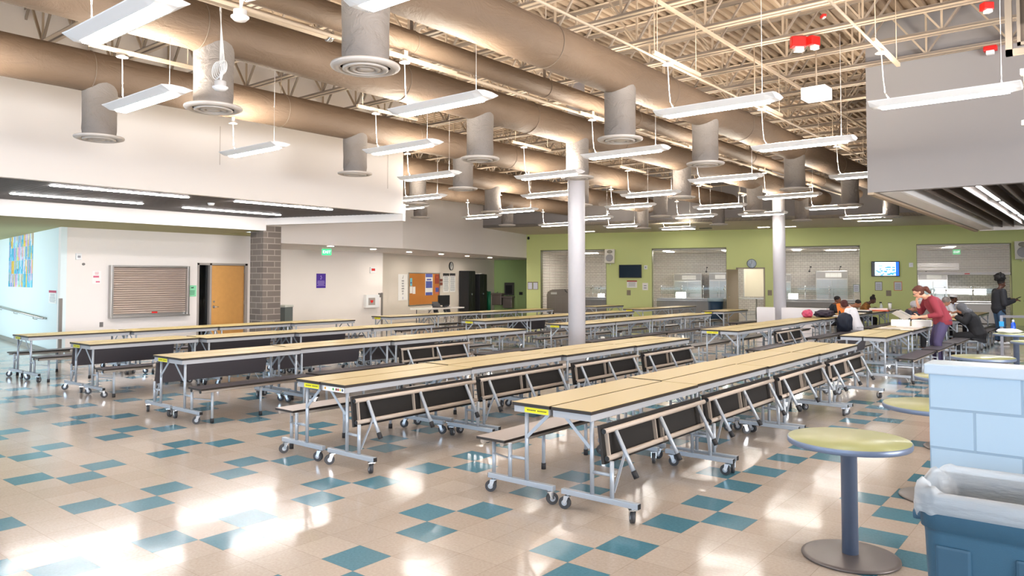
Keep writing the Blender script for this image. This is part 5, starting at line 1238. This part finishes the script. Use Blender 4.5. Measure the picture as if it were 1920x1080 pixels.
# ================================================================== PEOPLE
def V(*a): return Vector(a)
def remesh(mb, name, m_, voxel, parent, smooth=4):
    me = mb.mesh(name + '_raw', m_); o = bpy.data.objects.new(name + '_raw', me); C.objects.link(o)
    r = o.modifiers.new('r', 'REMESH'); r.mode = 'VOXEL'; r.voxel_size = voxel; r.use_smooth_shade = True
    s = o.modifiers.new('s', 'SMOOTH'); s.factor = .5; s.iterations = smooth
    dg = bpy.context.evaluated_depsgraph_get(); me2 = bpy.data.meshes.new_from_object(o.evaluated_get(dg)); me2.name = name
    bpy.data.objects.remove(o); bpy.data.meshes.remove(me)
    me2.materials.clear(); me2.materials.append(m_)
    for p_ in me2.polygons: p_.material_index = 0; p_.use_smooth = True
    n = bpy.data.objects.new(name, me2); C.objects.link(n); n.parent = parent; return n
def cap(m, a, b, r0, r1=None):
    r1 = r0 if r1 is None else r1; m.tube(a, b, r0, 12, 0, r1); m.ball(a, r0, n=10); m.ball(b, r1, n=10)
def torso(m, S, inf=0.):
    """S: list of (centre, rx, ry) with lateral axis x; rings follow the spine"""
    rings = []; n = 20; k = len(m.v)
    for i, (c_, rx, ry) in enumerate(S):
        a = S[max(0, i - 1)][0]; b = S[min(len(S) - 1, i + 1)][0]; d = (b - a).normalized(); f = V(1, 0, 0).cross(d).normalized() * -1
        for q in range(n): t_ = 2 * math.pi * q / n; m.v.append(tuple(c_ + V(1, 0, 0) * math.cos(t_) * (rx + inf) + f * math.sin(t_) * (ry + inf)))
    for a in range(len(S) - 1):
        for i in range(n): j = (i + 1) % n; m.face([k + a * n + i, k + a * n + j, k + (a + 1) * n + j, k + (a + 1) * n + i], 0, True)
    m.face([k + i for i in range(n)][::-1]); m.face([k + (len(S) - 1) * n + i for i in range(n)])
def hand(m, wrist, d, palm_n, s, curl=.5):
    """palm along d from the wrist, facing palm_n; five fingers, thumb on the side s"""
    d = d.normalized(); n_ = (palm_n - d * palm_n.dot(d)).normalized(); sd = d.cross(n_).normalized() * s
    cap(m, wrist, wrist + d * .05, .022, .026)
    for q in (-.026, 0., .026): cap(m, wrist + d * .035 + sd * q * .8, wrist + d * .085 + sd * q, .016, .014)
    for i, (q, L_) in enumerate(((-.033, .055), (-.011, .068), (.011, .074), (.033, .066))):
        b = wrist + d * .09 + sd * q; c1 = b + (d * math.cos(curl * .6) + n_ * math.sin(curl * .6)) * L_ * .55; c2 = c1 + (d * math.cos(curl * 1.5) + n_ * math.sin(curl * 1.5)) * L_ * .5
        cap(m, b, c1, .0100, .0092); cap(m, c1, c2, .0092, .0078)
    b = wrist + d * .03 + sd * .034; c1 = b + (sd * .7 + d * .6 + n_ * .2).normalized() * .042; c2 = c1 + (sd * .2 + d * .8 + n_ * .5).normalized() * .032
    cap(m, b, c1, .0125, .011); cap(m, c1, c2, .011, .009)
def lerp(a, b, t_): return a + (b - a) * t_
def person(label, loc, rz, pose, skin, top, bottom, hair, sleeve=1., shoes='#1c1a1a', extras=(), build=1., top_name='shirt', long_coat=0.):
    t = thing('person', label, 'person', loc, rz)
    P = pose; SK = mat('skin_' + skin[1:], skin, .5); TP = top if not isinstance(top, str) else mat('cloth_' + top[1:], top, .8, bump=.12, bscale=25); BT = mat('trouser_' + bottom[1:], bottom, .8, bump=.12, bscale=25)
    pel, wst, chs, shc, nck, hd = P['pelvis'], P['waist'], P['chest'], P['sh'], P['neck'], P['head']
    w = build
    S = [(pel + V(0, 0, -.07), .13 * w, .10 * w), (pel, .165 * w, .125 * w), (wst, .145 * w, .108 * w), (chs, .165 * w, .118 * w), (lerp(chs, shc, .6), .165 * w, .105 * w), (shc, .12 * w, .075), (nck, .055, .055)]
    hy, hp = P.get('yaw', 0.), P.get('pitch', 0.)
    HM = Matrix.Translation(hd) @ Matrix.Rotation(hy, 4, 'Z') @ Matrix.Rotation(-hp, 4, 'X')
    def H(x, y, z): return HM @ V(x, y, z)
    m = MB(); torso(m, S)
    cap(m, nck + V(0, 0, -.04), lerp(nck, H(0, -.01, -.06), .9), .052, .050)
    # head: skull, jaw, cheeks, nose, ears, lips, brow
    for c_, rx, ry, rz_ in ((V(0, -.008, .022), .074, .093, .092), (V(0, .018, -.045), .056, .062, .068), (V(0, .05, -.085), .026, .022, .018)):
        bm = bmesh.new(); bmesh.ops.create_uvsphere(bm, u_segments=18, v_segments=12, radius=1); m.addbm(bm, 0, HM @ Matrix.Translation(c_) @ Matrix.Diagonal((rx, ry, rz_, 1)), True)
    cap(m, H(0, .080, .012), H(0, .102, -.026), .0095, .0135); cap(m, H(-.012, .088, -.030), H(.012, .088, -.030), .010)
    cap(m, H(-.030, .076, .026), H(.030, .076, .026), .010); cap(m, H(-.020, .078, -.058), H(.020, .078, -.058), .008)
    for s in (-1, 1):
        m.ball(H(s * .074, -.008, -.004), .010, .018, .028, 0, 8); m.ball(H(s * .036, .062, -.022), .020, n=8)
    arms = []
    for s, k in ((-1, 'L'), (1, 'R')):
        sh_, el, wr = P['sh' + k], P['el' + k], P['wr' + k]
        cap(m, sh_, el, .047 * w, .039); cap(m, el, wr, .039, .027); hand(m, wr, P.get('hd' + k, wr - el), P.get('hn' + k, V(0, 0, -1)), s if P.get('flip' + k) is None else -s, P.get('curl' + k, .5))
        hip, kn, an = P['hip' + k], P['kn' + k], P['an' + k]
        cap(m, hip, kn, .080 * w, .056); cap(m, kn, lerp(kn, an, .35), .054, .055); cap(m, lerp(kn, an, .35), an, .055, .036); cap(m, an, an + P.get('ft', V(0, .16, -.05)), .036, .028)
    remesh(m, 'body', SK, .0085, t, 3)
    # clothes
    m = MB(); q = .016 if not long_coat else .03
    S2 = S[:-1] + [(lerp(shc, nck, .55), .075, .07)]
    if long_coat: S2 = [(pel + V(0, .02, -long_coat), .20 * w, .16)] + S2
    else: S2 = [(pel + V(0, 0, -.09), .155 * w, .125 * w)] + S2[1:]
    torso(m, S2, q)
    for k in 'LR':
        sh_, el, wr = P['sh' + k], P['el' + k], P['wr' + k]
        cap(m, lerp(shc, sh_, .5), sh_, .07, .062 * w + q * .3)
        f = min(1, sleeve * 2); e = lerp(sh_, el, f); cap(m, sh_, e, .055 * w + q, .046 + q)
        if sleeve > .5: m.tube(el, lerp(el, wr, (sleeve - .5) * 2 * .96), .045 + q, 12, 0, .034 + q * .8); m.ball(el, .045 + q)
    remesh(m, top_name, TP, .0125, t, 3)
    m = MB()
    for s, k in ((-1, 'L'), (1, 'R')):
        hip, kn, an = P['hip' + k], P['kn' + k], P['an' + k]
        cap(m, hip, kn, .098 * w, .070 * w); m.tube(kn, lerp(kn, an, .95), .070 * w, 14, 0, .056); m.ball(kn, .070 * w)
    torso(m, [(pel + V(0, 0, -.10), .15 * w, .12 * w), (pel, .180 * w, .140 * w), (lerp(pel, wst, .22), .150 * w, .110 * w)])
    remesh(m, 'trousers', BT, .0125, t, 3)
    SH = mat('shoe_' + shoes[1:], shoes, .5)
    for k in 'LR':
        an = P['an' + k]; m = MB(); cap(m, an + V(0, -.03, -.035), an + P.get('ft', V(0, .16, -.05)) + V(0, .02, .0), .044, .036); remesh(m, 'shoe', SH, .011, t, 3)
    # face details
    EW = mat('eye_white', '#e8e4de', .3); EB = mat('eye_dark', '#1a1210', .3)
    for s in (-1, 1):
        MB().ball(H(s * .030, .079, .006), .0115, .008, .007, 0, 8).ball(H(s * .030, .0845, .006), .0058, .004, .006, 1, 8).build('eye', [EW, EB], t)
    LP = mat('lip_' + skin[1:], tuple(min(1, c_ * f) for c_, f in zip(lin(skin)[:3], (.85, .55, .55))) + (1,), .5)
    MB().tube(H(-.022, .0835, -.056), H(.022, .0835, -.056), .0055, 8).build('mouth', LP, t)
    HC = mat('hair_' + hair[1][1:], hair[1], .75, bump=.8, bscale=60); m = MB()
    def hb(x, y, z, rx, ry, rz_): 
        bm = bmesh.new(); bmesh.ops.create_uvsphere(bm, u_segments=16, v_segments=10, radius=1); m.addbm(bm, 0, HM @ Matrix.Translation((x, y, z)) @ Matrix.Diagonal((rx, ry, rz_, 1)), True)
    st = hair[0]; nm = 'hair'
    if st == 'short': hb(0, -.026, .045, .083, .094, .084)
    elif st == 'crop': hb(0, -.022, .040, .079, .092, .082)
    elif st == 'bun': hb(0, -.026, .045, .083, .094, .084); hb(0, -.05, .14, .05, .05, .04)
    elif st == 'ponytail':
        hb(0, -.028, .042, .085, .098, .088); hb(0, -.03, -.02, .082, .075, .07); cap(m, H(0, -.11, .02), H(0, -.16, -.01), .035, .05); cap(m, H(0, -.16, -.01), H(0, -.175, -.11), .05, .028); hb(0, .045, .085, .05, .03, .025)
    elif st == 'bob': hb(0, -.026, .045, .088, .098, .086); hb(0, -.035, -.03, .088, .070, .075); hb(-.05, 0, 0, .04, .06, .07); hb(.05, 0, 0, .04, .06, .07)
    elif st == 'puff':
        hb(0, -.026, .040, .080, .092, .080); hb(0, -.085, .165, .135, .13, .125)
        for q in range(22): z_ = random.uniform(-1, 1); a_ = random.uniform(0, 6.28); r_ = math.sqrt(1 - z_ * z_); hb(.13 * r_ * math.cos(a_), -.085 + .125 * r_ * math.sin(a_), .165 + .12 * z_, .026, .026, .026)
    elif st == 'net': nm = 'hairnet'; hb(0, -.030, .040, .096, .108, .096)
    elif st == 'hood': nm = 'hood'; hb(0, -.030, .030, .100, .112, .112); hb(0, -.06, -.06, .095, .085, .09); cap(m, H(0, -.05, -.09), nck + V(0, -.03, -.02), .085, .10)
    HR = remesh(m, nm, HC, .010, t, 2)
    for e in extras: e(t, P, H)
    return t
def seated(lean=.25, head=.0, hy=0., pitch=.5, hands=((-.16, .40), (.16, .40)), seat=.50, hz=.80, spread=.10, tz=None):
    sl = math.sin(lean); cl = math.cos(lean); pel = V(0, 0, seat + .03)
    def up(L_): return pel + V(0, sl * L_, cl * L_)
    P = dict(pelvis=pel, waist=up(.17), chest=up(.33), sh=up(.47), neck=up(.55) + V(0, .02, 0), head=up(.68) + V(0, .05 + .10 * pitch, -.02 - .05 * pitch + head), yaw=hy, pitch=pitch)
    for s, k, h in ((-1, 'L', hands[0]), (1, 'R', hands[1])):
        P['sh' + k] = up(.455) + V(s * .175, 0, 0); wr = V(h[0], h[1], h[2] if len(h) > 2 else hz); P['wr' + k] = wr
        el = lerp(P['sh' + k], wr, .5) + V(s * .09, -.08, -.12); P['el' + k] = el
        P['hip' + k] = pel + V(s * .09, .02, -.02); P['kn' + k] = V(s * spread * 1.1, .42, seat - .01); P['an' + k] = V(s * spread, .40, .085); P['hd' + k] = V(-s * .3, 1, -.15)
    return P
def standing(lean=0.2, hips=.93, pitch=.4, hy=0., wrL=V(-.12, .35, 1.05), wrR=V(.12, .35, 1.05), elL=None, elR=None, hb=-.05, H_=1.0):
    sl = math.sin(lean); cl = math.cos(lean); pel = V(0, hb, hips)
    def up(L_, e=1.): l = lean * e; return pel + V(0, math.sin(l) * L_, math.cos(l) * L_)
    P = dict(pelvis=pel, waist=up(.16, .7), chest=up(.33, .9), sh=up(.47), neck=up(.55, 1.05), head=up(.67, 1.1) + V(0, .04 + .06 * pitch, -.05 * pitch), yaw=hy, pitch=pitch)
    for s, k, wr, el in ((-1, 'L', wrL, elL), (1, 'R', wrR, elR)):
        P['sh' + k] = up(.455) + V(s * .175, 0, 0); P['wr' + k] = wr; P['el' + k] = el or lerp(P['sh' + k], wr, .5) + V(s * .07, -.10, -.10)
        P['hip' + k] = pel + V(s * .09, .01, -.03); P['kn' + k] = V(s * .10, .03, .50); P['an' + k] = V(s * .10, -.02, .085)
    return P
def glasses(t, P, H):
    m = MB()
    for s in (-1, 1): m.torus((0, 0, 0), .001, .0005) if False else None; c_ = H(s * .031, .094, .006); m.path([H(s * .031 + .022 * math.cos(a_), .094, .006 + .017 * math.sin(a_)) for a_ in [2 * math.pi * i / 12 for i in range(13)]], .0022, 5); m.tube(H(s * .053, .092, .008), H(s * .076, .0, .008), .002, 5)
    m.tube(H(-.009, .096, .008), H(.009, .096, .008), .002, 5); m.build('glasses', BLACK, t)
def chef_hat(t, P, H):
    m = MB(); pr = [(.082, .055), (.086, .10), (.092, .105), (.090, .135), (.0, .142)]
    n = 24; k = 0
    for r_, z in pr:
        for i in range(n): a_ = 2 * math.pi * i / n; m.v.append(tuple(H(r_ * math.cos(a_), -.02 + r_ * 1.15 * math.sin(a_), z)))
    for a_ in range(len(pr) - 1):
        for i in range(n): j = (i + 1) % n; m.face([a_ * n + i, a_ * n + j, (a_ + 1) * n + j, (a_ + 1) * n + i], 0, True)
    m.build('cap', mat('white_cap_cloth', '#f0f0f2', .7), t)
def collar(t, P, H):
    MB().prism([(-.03, 0), (.03, 0), (.012, -.10), (-.012, -.10)], 0, .012, 0, Matrix.Translation(P['sh'] + V(0, .115, .05)) @ Matrix.Rotation(R(80), 4, 'X')).build('neckerchief', mat('blue_scarf', '#2f4fa8', .7), t)
def ring_dir(dx, dy): return math.atan2(-dx, dy)
IL = (-math.cos(YAW), -math.sin(YAW)); IRt = (math.cos(YAW), math.sin(YAW))
# woman in red, standing and leaning over the papers
P = standing(.50, .93, .55, 0., V(-.17, .36, .99), V(.05, .33, 1.24), V(-.27, .02, 1.04), V(.24, .22, 1.08), -.10)
P['hdL'] = V(.1, 1, .0); P['hnL'] = V(1, 0, -.2); P['hdR'] = V(-.25, .25, 1); P['hnR'] = V(0, -1, .2); P['curlR'] = .9
wom = Vector((-2.70, 16.68, 0)); wrz = ring_dir(IL[0] - .05, IL[1] + .25)
person('woman in dark red jumper and purple trousers standing, reading a sheet of paper', wom, wrz, P, '#d9a184', '#8c2f3c', '#4f4669', ('ponytail', '#5a2f22'), .80, '#2a2a30', (glasses,), 1.2, 'jumper')
WM = Matrix.Translation(wom) @ Matrix.Rotation(wrz, 4, 'Z')
for i, (a_, b_, z) in enumerate(((0, 0, 0), (.03, .05, -.012))):
    m = MB(); m.box(-.14, .14, -.11, .15, -.001, .001); o = m.build('paper_sheet', PAPER, None); o.matrix_world = WM @ Matrix.Translation((-.10 + a_, .60 + b_, 1.02 + z)) @ Matrix.Rotation(R(30), 4, 'X') @ Matrix.Rotation(R(18), 4, 'Y')
    tag(o, ['white paper sheet held in the red jumper woman\'s hand', 'second white sheet under the one held by the red jumper woman'][i], 'paper')
# seated people
pw = person('person in white shirt and glasses seated on bench beside the navy backpack', (-5.20, 20.75, 0), R(78), seated(.34, -.02, .1, .55, ((-.18, .34), (.10, .40)), .45), '#c98f74', '#e9e6ea', '#23242c', ('bob', '#4a1f1c'), .32, '#26262a', (glasses,), 1.12)
person('dark haired person in black top seated behind an orange folder', (-6.46, 22.9, 0), R(-62), seated(.20, 0, -.4, .25, ((-.16, .38), (.16, .38)), .45), '#6f4632', mat('black_print_shirt', '#1c222b', .8, noise=.7, nscale=16), '#1b1d26', ('short', '#14100f'), .35)
o = MB().box(-.13, .13, -.002, .002, 0, .30).build('orange_folder', mat('orange_card', '#f08a3c', .6), None, (-6.02, 22.55, .77), R(20)); o.rotation_euler = (R(14), R(-12), R(25)); tag(o, 'orange folder standing up in front of the black shirted person', 'folder')
person('dark haired person in white shirt bending over, behind the white shirted one', (-6.46, 24.0, 0), R(-80), seated(.55, -.02, -.3, .7, ((-.2, .40), (.15, .42)), .45), '#9c6a50', '#e4e2e6', '#23242c', ('short', '#1b1312'), .35)
person('person in gold and black patterned shirt with hair bun seated at the worktable', (-6.42, 26.1, 0), R(-88), seated(.42, 0, .0, .5, ((-.2, .40), (.15, .42)), .45), '#4a2e22', mat('gold_black_print', '#8a5a28', .8, noise=.95, nscale=22), '#1f1c20', ('bun', '#120e0d'), .42)
person('person in hairnet and black top seated left of the paper worktable', (-3.96, 20.1, 0), R(-78), seated(.25, -.03, -.2, .35, ((-.2, .36), (.18, .36)), .45), '#8a5e48', '#20212c', '#1b1c22', ('net', '#a9a4a6'), 1.)
person('person in pink top and hairnet behind the red jumper woman', (-3.96, 24.2, 0), R(-80), seated(.3, 0, 0, .4, ((-.2, .36), (.18, .36)), .45), '#b98268', '#b8505a', '#2b2b33', ('net', '#8f8580'), 1.)
person('cook in white coat and white cap with blue neckerchief, seated', (-3.80, 25.4, 0), R(-84), seated(.12, 0, .25, .12, ((-.2, .36), (.18, .36)), .47), '#5d3a2a', '#e8e8ee', '#2b2b33', ('crop', '#17110f'), 1., '#1c1a1a', (chef_hat, collar), 1.08, 'coat')
person('person in black coat and grey hood seated facing the newspapers', (-2.36, 19.7, 0), R(86), seated(.38, -.02, .05, .4, ((-.14, .42, .88), (.16, .44, .98)), .45), '#b07a5e', '#17171b', '#17171b', ('hood', '#5a5a5e'), 1., '#17171b', (), 1.1, 'coat', .12)
P = standing(.06, .95, .22, 0., V(-.06, .36, 1.20), V(.10, .34, 1.17), V(-.27, .02, 1.10), V(.26, .0, 1.08), -.02)
P['hdL'] = V(.2, 1, .1); P['hdR'] = V(-.1, 1, .1)
person('woman in black jacket and jeans with high afro puff looking at her phone', (-2.35, 23.6, 0), ring_dir(IRt[0], IRt[1] - .1), P, '#4f3022', '#1d1e24', '#3a5470', ('puff', '#0f0c0b'), 1., '#e4e4e6', (), 1.06, 'jacket', .05)
pm = Matrix.Translation((-2.35, 23.6, 0)) @ Matrix.Rotation(ring_dir(IRt[0], IRt[1] - .1), 4, 'Z')
o = MB().bbox(-.036, .036, -.07, .07, -.004, .004, .003).build('mobile_phone', BLACK, None); o.matrix_world = pm @ Matrix.Translation((.03, .47, 1.235)) @ Matrix.Rotation(R(25), 4, 'X'); tag(o, 'dark phone held by the woman in the black jacket', 'phone')
P = standing(.05, .95, .2, 0., V(-.2, .12, .90), V(.2, .12, .90), V(-.28, -.06, 1.15), V(.28, -.06, 1.15), 0)
person('person in black clothes and grey hairnet standing at the right edge', (-1.50, 24.15, 0), R(200), P, '#6b4635', '#1c1d22', '#1b1b20', ('net', '#7f7d80'), .6, '#1c1a1a')
